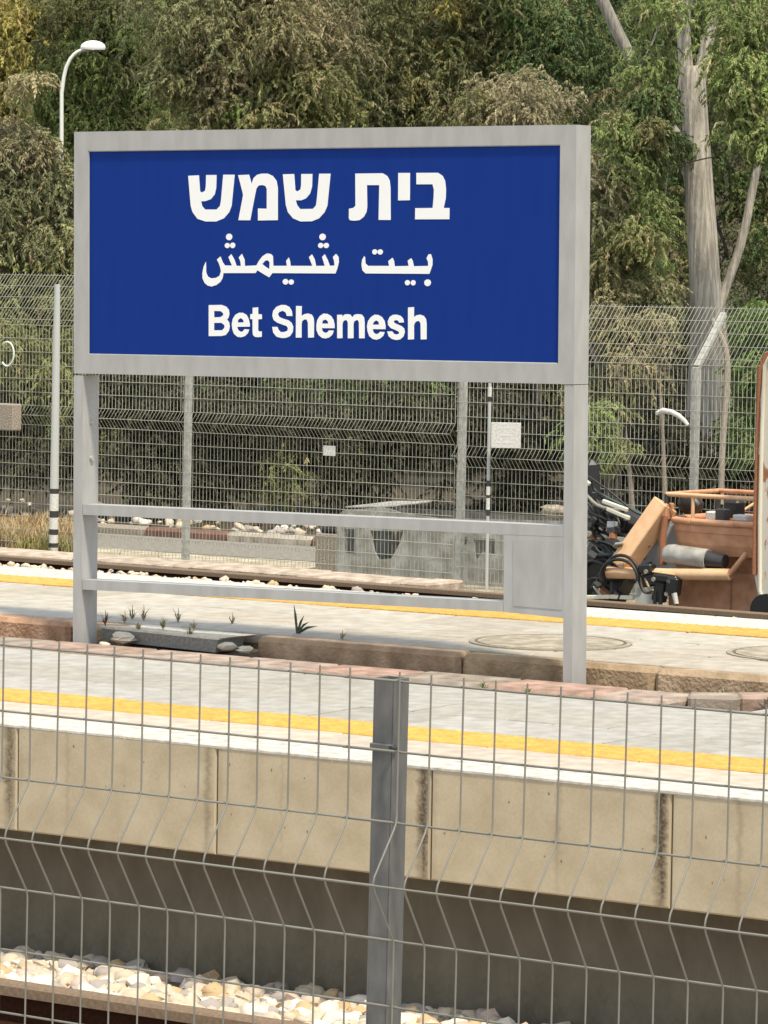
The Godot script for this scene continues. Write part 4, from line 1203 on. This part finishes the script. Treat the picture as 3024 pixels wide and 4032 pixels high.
func trees():
	SPRIG = [sprig_mesh(1, 28, 0.25, 0.054, 0.017, 0.9), sprig_mesh(2, 32, 0.20, 0.042, 0.020, 0.5), sprig_mesh(3, 26, 0.30, 0.062, 0.015, 1.3)]
	PAL = {
		"yellow": [Color(0.36, 0.34, 0.095), Color(0.47, 0.41, 0.13), Color(0.40, 0.31, 0.12)],
		"olive": [Color(0.185, 0.205, 0.070), Color(0.260, 0.265, 0.105), Color(0.30, 0.26, 0.12)],
		"grey": [Color(0.215, 0.235, 0.110), Color(0.290, 0.290, 0.150), Color(0.31, 0.25, 0.14)],
		"green": [Color(0.140, 0.200, 0.050), Color(0.215, 0.255, 0.085), Color(0.24, 0.24, 0.09)],
		"pink": [Color(0.275, 0.245, 0.130), Color(0.340, 0.290, 0.170), Color(0.23, 0.24, 0.11)],
		"dryolive": [Color(0.205, 0.210, 0.085), Color(0.275, 0.260, 0.120), Color(0.32, 0.26, 0.14)],
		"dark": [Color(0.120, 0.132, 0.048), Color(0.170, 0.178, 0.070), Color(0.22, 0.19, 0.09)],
		"darkgreen": [Color(0.075, 0.125, 0.040), Color(0.120, 0.170, 0.054), Color(0.16, 0.175, 0.06)],
		"cream": [Color(0.396, 0.347, 0.215), Color(0.484, 0.424, 0.275), Color(0.286, 0.253, 0.132)],
		"bright": [Color(0.176, 0.247, 0.072), Color(0.260, 0.305, 0.111), Color(0.351, 0.332, 0.169)],
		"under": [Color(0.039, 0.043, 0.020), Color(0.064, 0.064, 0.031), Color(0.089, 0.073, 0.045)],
		"scrubgreen": [Color(0.106, 0.181, 0.044), Color(0.163, 0.237, 0.069), Color(0.213, 0.237, 0.088)],
	}
	var T = {
		"yellow": [[-51.7, 6.8, -62.5, 1.2, 420, "yellow"], [-52.4, 5.7, -61.9, 1.2, 300, "yellow"], [-51.3, 5.4, -62.7, 1.0, 330, "yellow"], [-51.0, 7.5, -63.0, 1.1, 300, "yellow"], [-51.7, 4.7, -62.4, 0.9, 240, "yellow"], [-50.5, 6.3, -63.3, 0.9, 200, "olive"], [-52.3, 7.8, -62.2, 1.3, 300, "yellow"], [-51.7, 6.1, -62.4, 0.8, 330, "yellow"], [-51.4, 6.6, -62.7, 0.8, 330, "yellow"], [-51.1, 5.8, -62.8, 0.8, 330, "yellow"], [-51.8, 5.3, -62.3, 0.8, 300, "yellow"], [-50.8, 6.0, -63.0, 0.7, 240, "olive"], [-51.4, 4.9, -62.6, 0.7, 240, "olive"]],
		"leftgrey": [[-27.1, 2.9, -32.9, 0.36, 330, "pink"], [-27.3, 3.0, -32.8, 0.36, 300, "pink"], [-26.8, 2.5, -33.0, 0.36, 330, "grey"], [-27.2, 2.5, -32.8, 0.45, 380, "grey"], [-26.7, 2.1, -33.1, 0.4, 330, "grey"], [-27.0, 2.0, -32.9, 0.5, 380, "grey"], [-26.6, 1.7, -33.1, 0.4, 260, "olive"], [-27.6, 2.6, -32.5, 0.6, 330, "grey"], [-27.5, 1.9, -32.5, 0.7, 330, "grey"], [-26.8, 1.4, -33.0, 0.5, 240, "olive"], [-27.1, 1.1, -32.7, 0.6, 240, "olive"], [-26.5, 1.3, -33.2, 0.4, 160, "olive"]],
		"midgreen": [[-45.0, 5.4, -57.3, 0.9, 320, "green"], [-44.4, 4.7, -57.6, 0.9, 330, "green"], [-45.2, 4.4, -57.0, 0.8, 280, "green"], [-44.3, 5.9, -57.7, 0.8, 260, "olive"], [-44.9, 6.3, -57.4, 0.8, 240, "grey"], [-45.5, 6.5, -57.0, 0.8, 220, "olive"], [-43.8, 4.4, -58.0, 0.8, 260, "green"], [-44.5, 3.7, -57.5, 1.2, 200, "olive"], [-45.6, 5.0, -56.8, 0.7, 300, "green"], [-45.0, 6.0, -57.3, 0.7, 300, "green"], [-45.7, 6.1, -56.9, 0.7, 260, "olive"], [-44.3, 5.2, -57.7, 0.8, 320, "green"], [-45.2, 3.8, -57.0, 0.8, 280, "green"], [-44.7, 6.5, -57.6, 0.8, 260, "green"], [-45.9, 4.5, -56.6, 0.6, 240, "green"]],
		"dry": [[-28.0, 4.6, -37.2, 0.6, 300, "grey"], [-27.7, 4.2, -37.4, 0.6, 330, "pink"], [-27.4, 3.8, -37.6, 0.6, 330, "pink"], [-27.1, 4.4, -37.8, 0.6, 330, "pink"], [-26.9, 3.9, -37.9, 0.55, 300, "olive"], [-27.9, 3.8, -37.3, 0.55, 260, "dryolive"], [-27.0, 3.5, -37.8, 0.6, 300, "dryolive"], [-27.5, 4.7, -37.6, 0.6, 280, "dryolive"], [-26.7, 4.5, -38.1, 0.5, 240, "pink"], [-27.4, 5.2, -37.7, 0.8, 300, "pink"], [-28.2, 5.2, -37.1, 0.7, 220, "grey"], [-27.5, 3.4, -37.5, 0.5, 220, "green"], [-26.7, 3.6, -38.0, 0.45, 200, "olive"]],
		"dark": [[-33.2, 5.5, -48.3, 0.9, 330, "dark"], [-32.8, 4.7, -48.5, 0.8, 300, "dryolive"], [-32.3, 5.3, -48.9, 0.9, 320, "dark"], [-33.0, 4.1, -48.3, 0.8, 260, "dark"], [-32.0, 4.4, -49.0, 0.8, 280, "dark"], [-31.5, 5.2, -49.4, 0.9, 330, "darkgreen"], [-31.0, 5.0, -49.8, 0.8, 330, "darkgreen"], [-30.6, 5.5, -50.1, 0.9, 330, "darkgreen"], [-30.4, 4.6, -50.1, 0.8, 300, "darkgreen"], [-32.8, 6.2, -48.6, 1.1, 300, "olive"], [-31.6, 6.3, -49.4, 1.1, 300, "olive"], [-32.6, 4.5, -48.6, 0.4, 160, "yellow"], [-31.8, 5.7, -49.2, 0.5, 160, "yellow"], [-31.9, 3.9, -49.0, 0.8, 240, "dryolive"], [-30.9, 3.9, -49.8, 1.0, 260, "dark"]],
		"cream": [[-22.0, 3.5, -35.2, 0.33, 220, "cream"], [-22.2, 3.4, -35.0, 0.28, 150, "cream"], [-22.7, 3.5, -36.8, 0.26, 140, "cream"], [-22.9, 3.4, -36.6, 0.3, 150, "cream"], [-22.3, 3.3, -35.0, 0.25, 110, "dryolive"], [-21.7, 3.2, -35.4, 0.25, 100, "olive"]],
		"gum": [[-19.6, 2.8, -33.1, 0.28, 260, "bright"], [-20.3, 2.7, -34.8, 0.26, 260, "bright"], [-19.6, 2.3, -33.0, 0.3, 240, "grey"], [-19.3, 2.2, -33.2, 0.24, 200, "bright"], [-19.5, 2.0, -33.1, 0.28, 230, "olive"], [-20.1, 1.6, -34.8, 0.22, 190, "bright"], [-19.7, 2.6, -33.0, 0.2, 140, "cream"], [-19.6, 1.6, -33.0, 0.25, 190, "dryolive"], [-19.4, 3.0, -33.3, 0.25, 170, "darkgreen"], [-19.5, 3.2, -33.2, 0.25, 170, "dryolive"], [-19.4, 3.8, -33.3, 0.2, 120, "bright"], [-18.5, 4.0, -33.9, 0.36, 260, "bright"], [-18.4, 3.4, -34.0, 0.36, 260, "bright"], [-18.4, 3.0, -33.9, 0.2, 150, "bright"], [-18.6, 3.5, -33.8, 0.22, 120, "bright"], [-19.3, 4.3, -33.4, 0.22, 100, "bright"], [-18.1, 3.7, -34.1, 0.5, 250, "bright"], [-19.3, 3.3, -33.3, 0.2, 150, "darkgreen"], [-20.0, 3.0, -34.9, 0.16, 90, "darkgreen"], [-19.2, 1.4, -33.3, 0.2, 130, "grey"], [-18.7, 4.7, -33.9, 0.5, 220, "bright"]],
		"backgreen": [[-31.0, 5.5, -52.2, 0.9, 280, "darkgreen"], [-30.3, 4.6, -52.6, 0.9, 280, "dark"], [-29.5, 4.8, -53.1, 0.9, 280, "dark"], [-29.1, 3.4, -53.3, 1.0, 280, "darkgreen"], [-30.9, 4.0, -52.2, 1.0, 260, "dark"], [-30.3, 2.9, -52.5, 1.0, 260, "darkgreen"], [-29.4, 2.2, -53.0, 1.0, 260, "dark"], [-30.9, 2.0, -52.0, 1.0, 240, "dark"], [-28.9, 5.5, -53.6, 1.0, 260, "dark"], [-30.1, 6.2, -52.9, 1.2, 260, "darkgreen"], [-28.8, 1.9, -53.4, 1.0, 240, "darkgreen"], [-29.0, 2.9, -53.4, 0.6, 200, "green"], [-28.9, 1.6, -53.4, 0.6, 200, "green"]],
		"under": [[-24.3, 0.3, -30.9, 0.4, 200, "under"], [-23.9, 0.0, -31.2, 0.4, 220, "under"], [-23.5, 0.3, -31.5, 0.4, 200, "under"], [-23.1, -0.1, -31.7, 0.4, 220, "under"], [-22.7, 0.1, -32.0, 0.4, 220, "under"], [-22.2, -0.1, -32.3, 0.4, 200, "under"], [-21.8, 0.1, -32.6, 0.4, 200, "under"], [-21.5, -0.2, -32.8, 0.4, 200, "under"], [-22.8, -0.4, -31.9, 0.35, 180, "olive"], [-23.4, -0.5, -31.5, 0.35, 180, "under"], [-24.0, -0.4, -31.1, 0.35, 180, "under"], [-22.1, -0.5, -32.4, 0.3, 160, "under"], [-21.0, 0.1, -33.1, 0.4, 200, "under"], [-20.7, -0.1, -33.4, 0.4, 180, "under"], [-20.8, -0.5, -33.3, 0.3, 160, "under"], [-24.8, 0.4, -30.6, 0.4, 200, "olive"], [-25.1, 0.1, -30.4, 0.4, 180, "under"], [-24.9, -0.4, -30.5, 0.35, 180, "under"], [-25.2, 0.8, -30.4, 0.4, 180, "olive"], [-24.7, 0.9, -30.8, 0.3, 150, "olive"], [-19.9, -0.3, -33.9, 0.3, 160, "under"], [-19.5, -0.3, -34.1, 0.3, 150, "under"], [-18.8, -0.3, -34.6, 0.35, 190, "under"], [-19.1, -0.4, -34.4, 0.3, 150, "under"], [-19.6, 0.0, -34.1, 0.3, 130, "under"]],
		"shrub_yellow": [[-19.4, 0.4, -32.6, 0.2, 170, "olive"], [-18.3, 0.2, -30.7, 0.2, 150, "bright"], [-18.3, 0.0, -30.8, 0.14, 80, "olive"]],
		"shrub_green": [[-17.8, 0.8, -33.0, 0.3, 210, "scrubgreen"], [-17.8, 0.5, -32.9, 0.32, 220, "scrubgreen"], [-18.7, 0.1, -34.4, 0.24, 190, "scrubgreen"], [-17.6, 0.1, -33.0, 0.4, 190, "scrubgreen"], [-17.8, 1.2, -33.0, 0.3, 170, "scrubgreen"]],
		"shrub_brown": [[-19.3, 1.1, -32.6, 0.25, 130, "dryolive"], [-19.1, 0.7, -32.7, 0.28, 110, "pink"], [-19.4, 1.2, -32.5, 0.2, 90, "pink"], [-19.0, 1.1, -32.8, 0.16, 60, "pink"]],
	}
	var info = {
		"yellow": [Vector3(-48.9, 0.6, -60.2), 0.2, 4.0, "yellow-green tree in the top left corner", 1.25],
		"leftgrey": [Vector3(-28.6, -0.8, -34.6), 0.16, 4.0, "grey-green gum tree with drooping leaves left of the sign", 1.0],
		"midgreen": [Vector3(-40.9, -0.1, -53.0), 0.16, 4.2, "mid green tree behind the street lamp", 1.15],
		"dry": [Vector3(-28.5, -0.7, -39.6), 0.17, 5.0, "gum tree with pinkish brown dry leaves above the sign's middle", 1.0],
		"dark": [Vector3(-33.3, -0.5, -50.4), 0.22, 6.5, "dark shadowy tree above the right half of the sign", 1.15],
		"cream": [Vector3(-22.9, -0.75, -37.0), 0.06, 2.6, "small cream-leaved sapling just above the sign's top right corner", 0.75],
		"backgreen": [Vector3(-28.8, -0.6, -50.9), 0.22, 6.5, "dark green tree filling the gap behind the pale trunk", 1.15],
	}
	var seedn = 100
	for k in info:
		var q = info[k]
		if k in ["yellow", "midgreen", "dark", "backgreen"]: q[0] += Vector3(q[0].x, 0, q[0].z).normalized() * 2.6
		var t = thing("gum_tree", q[3], "tree", at(q[0].x, q[0].y, q[0].z), "trees behind the yard")
		var high: float = maxf(q[0].y + q[2], 1.62 + 0.0705 * Vector2(q[0].x, q[0].z).length() + 1.4)
		var tip = Vector3(rng.randf_range(-0.4, 0.4), (high - q[0].y) if q[2] > 4.5 else q[2], rng.randf_range(-0.4, 0.4))
		one_tube("trunk", smooth([Vector3(0, -0.3, 0), Vector3(0.05, q[2] * 0.3, 0.04), Vector3(-0.08, q[2] * 0.65, 0.0), tip], 4), [q[1] * 1.25, q[1] * 1.05, q[1], q[1] * 0.95, q[1] * 0.9, q[1] * 0.85, q[1] * 0.8, q[1] * 0.75, q[1] * 0.65, q[1] * 0.55, q[1] * 0.45, q[1] * 0.35, q[1] * 0.25], M.bark_dark, t, 10)
		if not k in ["yellow", "midgreen"]: limbs(t, Vector3(0, q[2] * 0.7, 0), T[k], q[1] * 0.28, M.bark_dark, 3, seedn)
		var wild := []
		if q[2] > 3.0:
			for i in 5:
				wild.append([q[0].x + rng.randf_range(-1.8, 1.8), high + rng.randf_range(1.3, 2.6), q[0].z + rng.randf_range(-2.0, 0.6), 1.1, 150, T[k][i % T[k].size()][5]])
		crown(t, T[k], seedn, q[4], wild)
		seedn += 1
	# the tall pale gum on the right
	var base = Vector3(-19.6, -0.85, -35.0)
	var g = thing("pale_gum", "tall gum tree with pale grey forked trunk on the right", "tree", at(base.x, base.y, base.z), "trees behind the yard")
	var rel = func(a: Array) -> Array:
		var out := []
		for p in a: out.append(p - base)
		return out
	one_tube("trunk", smooth(rel.call([Vector3(-19.6, -0.95, -34.95), Vector3(-19.62, 0.16, -35.0), Vector3(-19.64, 1.22, -35.07), Vector3(-19.75, 2.43, -35.09), Vector3(-19.83, 3.29, -35.09), Vector3(-19.88, 3.80, -35.09)]), 4), [0.205, 0.191, 0.181, 0.177, 0.173, 0.171, 0.169, 0.167, 0.166, 0.164, 0.161, 0.158, 0.153, 0.149, 0.145, 0.141, 0.140, 0.140, 0.140, 0.141, 0.112], M.bark, g, 18)
	one_tube("fork", smooth(rel.call([Vector3(-19.90, 3.45, -35.08), Vector3(-19.965, 4.05, -35.08), Vector3(-20.03, 4.78, -35.07), Vector3(-20.14, 5.46, -35.05), Vector3(-20.3, 7.2, -35.0)]), 4), [0.085, 0.08, 0.078, 0.075, 0.072, 0.07, 0.068, 0.066, 0.064, 0.06, 0.057, 0.054, 0.05, 0.045, 0.04, 0.035, 0.03], M.bark, g, 12)
	one_tube("fork", smooth(rel.call([Vector3(-19.84, 3.45, -35.11), Vector3(-19.77, 3.95, -35.18), Vector3(-19.70, 4.45, -35.26), Vector3(-19.64, 5.08, -35.36), Vector3(-19.4, 7.0, -35.5)]), 4), [0.085, 0.08, 0.074, 0.07, 0.068, 0.066, 0.064, 0.062, 0.06, 0.056, 0.053, 0.05, 0.046, 0.042, 0.038, 0.034, 0.03], M.bark, g, 12)
	limbs(g, Vector3(-0.2, 6.0, 0), T["gum"], 0.014, M.bark, 5, 77)
	crown(g, T["gum"], 150, 0.82, [[-19.8, 7.0, -35.4, 1.1, 160, "bright"], [-20.8, 7.3, -35.0, 1.0, 150, "bright"], [-18.6, 6.9, -35.6, 1.0, 150, "bright"]])
	var s = thing("slim_gum", "slim pale trunk leaning right from behind the pale gum's foot", "tree", at(-19.64, -0.8, -35.29), "trees behind the yard")
	var sb = Vector3(-19.64, -0.8, -35.29)
	var sp := []
	for p in [Vector3(-19.64, -0.85, -35.29), Vector3(-19.69, 0.6, -35.36), Vector3(-19.69, 1.17, -35.38), Vector3(-19.52, 1.95, -35.57), Vector3(-19.43, 2.63, -35.68), Vector3(-19.33, 3.41, -35.8), Vector3(-19.22, 4.24, -35.94), Vector3(-19.0, 5.8, -36.1)]: sp.append(p - sb)
	one_tube("trunk", smooth(sp, 4), [0.06, 0.058, 0.056, 0.055, 0.054, 0.053, 0.052, 0.051, 0.05, 0.049, 0.048, 0.048, 0.047, 0.046, 0.045, 0.044, 0.043, 0.042, 0.041, 0.04, 0.04, 0.039, 0.038, 0.037, 0.036, 0.035, 0.033, 0.03, 0.02], M.bark, s, 10)
	crown(s, [[-19.0, 5.9, -36.1, 0.8, 160, "green"]], 160, 0.9, [])
	var lt = thing("leaning_gum", "grey leaning trunk crossing the leaves left of the pale gum", "tree", at(-20.4, -0.8, -36.9), "trees behind the yard")
	var lb = Vector3(-20.4, -0.8, -36.9)
	var lp := []
	for p in [Vector3(-20.35, -0.9, -36.95), Vector3(-20.55, 1.4, -36.9), Vector3(-20.91, 2.97, -36.76), Vector3(-21.12, 3.32, -36.64), Vector3(-21.33, 3.77, -36.54), Vector3(-21.54, 4.22, -36.43), Vector3(-21.79, 4.78, -36.3), Vector3(-22.05, 5.33, -36.17), Vector3(-22.9, 7.0, -35.9)]: lp.append(p - lb)
	one_tube("trunk", smooth(lp, 4), [0.104, 0.100, 0.096, 0.092, 0.088, 0.084, 0.080, 0.076, 0.072, 0.072, 0.072, 0.072, 0.072, 0.072, 0.072, 0.072, 0.072, 0.070, 0.070, 0.069, 0.068, 0.067, 0.066, 0.066, 0.064, 0.064, 0.064, 0.062, 0.060, 0.056, 0.052, 0.048, 0.040], shade(M.bark, 0.75), lt, 12)
	crown(lt, [[-22.9, 7.0, -35.9, 0.9, 150, "dark"]], 161, 0.9, [])
	# fallen pale poles leaning on the mesh
	var dead = [["dead_branch", "longer bleached dead branch leaning behind the mesh, right of the sign", [Vector3(-19.16, -0.85, -33.47), Vector3(-19.25, 0.53, -33.46), Vector3(-19.37, 1.0, -33.42), Vector3(-19.5, 1.37, -33.36), Vector3(-19.63, 1.66, -33.29), Vector3(-19.76, 1.96, -33.23)]], ["dead_branch", "shorter bleached dead branch low behind the mesh beside the sign", [Vector3(-19.42, -0.85, -33.28), Vector3(-19.55, 0.27, -33.24), Vector3(-19.68, 0.48, -33.17), Vector3(-19.8, 0.78, -33.11), Vector3(-19.94, 1.13, -33.05)]], ["dead_branch", "thin dark bare branch crossing in front of the pale trunk", [Vector3(-20.46, 2.47, -34.0), Vector3(-20.23, 2.59, -34.17), Vector3(-19.95, 2.67, -34.36), Vector3(-19.68, 2.77, -34.55), Vector3(-19.41, 2.85, -34.74)]]]
	for i in 3:
		var o = one_tube(dead[i][0], smooth(dead[i][2], 3), [0.03, 0.027, 0.02] if i < 2 else [0.008], M.dead_wood if i < 2 else M.bark_dark, null, 7)
		tag(o, dead[i][1], "branch", "dead branches behind the fence")
	# undergrowth behind the mesh: three bushes that stand out, the rest one dark mass
	var bushes = {
		"shrub_yellow": [Vector3(-22.0, -0.85, -31.9), "yellow-green bush behind the mesh just right of the sign post"],
		"shrub_green": [Vector3(-19.0, -0.85, -34.3), "fresh green bush behind the mesh beside the rusty tank"],
		"shrub_brown": [Vector3(-20.6, -0.85, -34.2), "thin brownish dry bush behind the mesh left of the leaning fence arm"],
	}
	var sn = 200
	for k in bushes:
		var q = bushes[k]
		var first = T[k][0]
		var foot = Vector3(first[0], -0.85, first[2])
		var t = thing("shrub", q[1], "shrub", at(foot.x, foot.y, foot.z), "bushes behind the mesh fence")
		for c in T[k]:
			var e = Vector3(c[0], c[1], c[2]) - foot
			one_tube("stem", [Vector3(e.x * 0.1, -0.05, e.z * 0.1), Vector3(e.x * 0.4, e.y * 0.5, e.z * 0.4), e], [0.02, 0.014, 0.006], M.bark_dark, t, 6)
		crown(t, T[k], sn, 0.8, [])
		sn += 1
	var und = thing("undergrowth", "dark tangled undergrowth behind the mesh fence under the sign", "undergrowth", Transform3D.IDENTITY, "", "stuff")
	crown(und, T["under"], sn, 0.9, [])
	# the wood as one mass further up the slope
	var mass = thing("woodland", "far dense woodland up the slope behind the trees", "woodland", at(0, 0, 0), "", "stuff")
	var r := RandomNumberGenerator.new(); r.seed = 404
	var cl := []
	for i in 380:
		var dd = r.randf_range(86, 104)
		var a = deg_to_rad(34.0) + r.randf_range(-0.26, 0.26)
		var hy = lerpf(2.0, 8.0, (dd - 70) / 30.0) - 3.0
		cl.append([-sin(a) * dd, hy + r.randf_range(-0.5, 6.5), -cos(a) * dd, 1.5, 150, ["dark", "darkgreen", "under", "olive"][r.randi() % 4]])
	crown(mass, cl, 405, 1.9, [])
	# lower screen of shade-grown leaves right behind the shrubs
	var low := []
	for i in 150:
		var dd = r.randf_range(45, 56)
		var a = deg_to_rad(34.0) + r.randf_range(-0.24, 0.24)
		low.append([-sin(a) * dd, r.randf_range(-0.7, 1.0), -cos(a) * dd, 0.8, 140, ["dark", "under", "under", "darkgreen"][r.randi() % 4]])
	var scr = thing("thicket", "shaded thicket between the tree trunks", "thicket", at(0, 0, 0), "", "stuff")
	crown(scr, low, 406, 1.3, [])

func weeds():
	var list = [
		[-10.29, 0.072, -13.10, 0.10, "weed_red", "small dark red weed beside the left sign post"],
		[-10.08, 0.06, -13.06, 0.07, "weed_dry", "straw-coloured weed on the mortar near the left post"],
		[-10.30, 0.072, -13.25, 0.08, "weed_dry", "pale dry weed behind the left end of the broken slab"],
		[-10.36, 0.072, -13.38, 0.10, "weed", "yellow-green weed on the raised paving near the left post"],
		[-10.28, 0.072, -13.36, 0.11, "weed_dry", "tall brownish seed weed right of the yellow-green one"],
		[-9.99, 0.072, -13.12, 0.08, "weed", "small green weed above the middle of the broken slab"],
		[-10.12, 0.072, -13.40, 0.10, "weed", "upright green weed standing alone on the raised paving"],
		[-9.80, 0.05, -13.06, 0.09, "weed", "green weed rising over the front of the broken slab"],
		[-9.90, 0.072, -13.22, 0.06, "weed_dry", "tiny dry weed above the right end of the broken slab"],
		[-9.90, 0.072, -13.50, 0.08, "weed", "greyish green weed between broken slab and agave"],
		[-9.14, 0.072, -13.25, 0.06, "weed_dry", "low brown weed just right of the agave"],
		[-8.02, 0.0, -12.60, 0.06, "weed", "green tuft in the pink border left of the right sign post"],
		[-7.79, 0.0, -12.56, 0.05, "weed", "low green tuft at the foot of the right sign post"],
		[-7.15, -0.02, -12.95, 0.10, "weed", "green weed in the corner where the pink border turns"],
		[-6.88, 0.0, -12.84, 0.09, "weed", "leafy weed growing through the broken border at the right"],
	]
	var r := RandomNumberGenerator.new(); r.seed = 31
	for q in list:
		var w = thing("weed", q[5], "weed", at(q[0], q[1], q[2]), "weeds in the strip by the sign")
		var b = MB.new()
		for i in 14:
			var a = r.randf() * TAU
			var d = Vector3(cos(a), 0, sin(a))
			var s = Vector3(-sin(a), 0, cos(a)) * r.randf_range(0.002, 0.0045)
			var h: float = q[3] * 0.62 * r.randf_range(0.35, 1.15)
			var m = d * 0.012 + Vector3(0, h * 0.55, 0)
			b.quad(-s * 0.4, s * 0.4, m + s, m - s, d)
			b.tri(m - s, m + s, d * r.randf_range(0.0, 0.06) + Vector3(r.randf_range(-0.01, 0.01), h * r.randf_range(0.6, 1.0), 0), d)
		obj("blades", b.mesh(), M[q[4]], w)
		one_tube("stem", [Vector3(0, -0.02, 0), Vector3(0.004, q[3] * 0.4, 0.002), Vector3(0.0, q[3] * 0.65, 0.0)], [0.003, 0.002, 0.001], M[q[4]], w, 5)
	var ag = thing("agave", "small dark agave-like plant on the raised paving behind the kerb", "plant", at(-9.43, 0.072, -13.33))
	for k in [[-0.02, 0.13, 0.0], [0.085, 0.06, 0.03], [0.06, 0.03, -0.05], [0.015, 0.08, -0.03], [0.11, 0.04, 0.0]]:
		var tip = Vector3(k[0], k[1], k[2])
		var b = MB.new()
		var acr = tip.cross(Vector3(0.3, 0.2, 1)).normalized() * 0.0055
		b.quad(-acr, acr, tip * 0.5 + acr + Vector3(0, 0.01, 0), tip * 0.5 - acr + Vector3(0, 0.01, 0), Vector3(0, 0.3, 1))
		b.tri(tip * 0.5 + acr + Vector3(0, 0.01, 0), tip * 0.5 - acr + Vector3(0, 0.01, 0), tip, Vector3(0, 0.3, 1))
		obj("leaf", b.mesh(), mat(lin(0.045, 0.062, 0.03), 0.6), ag)
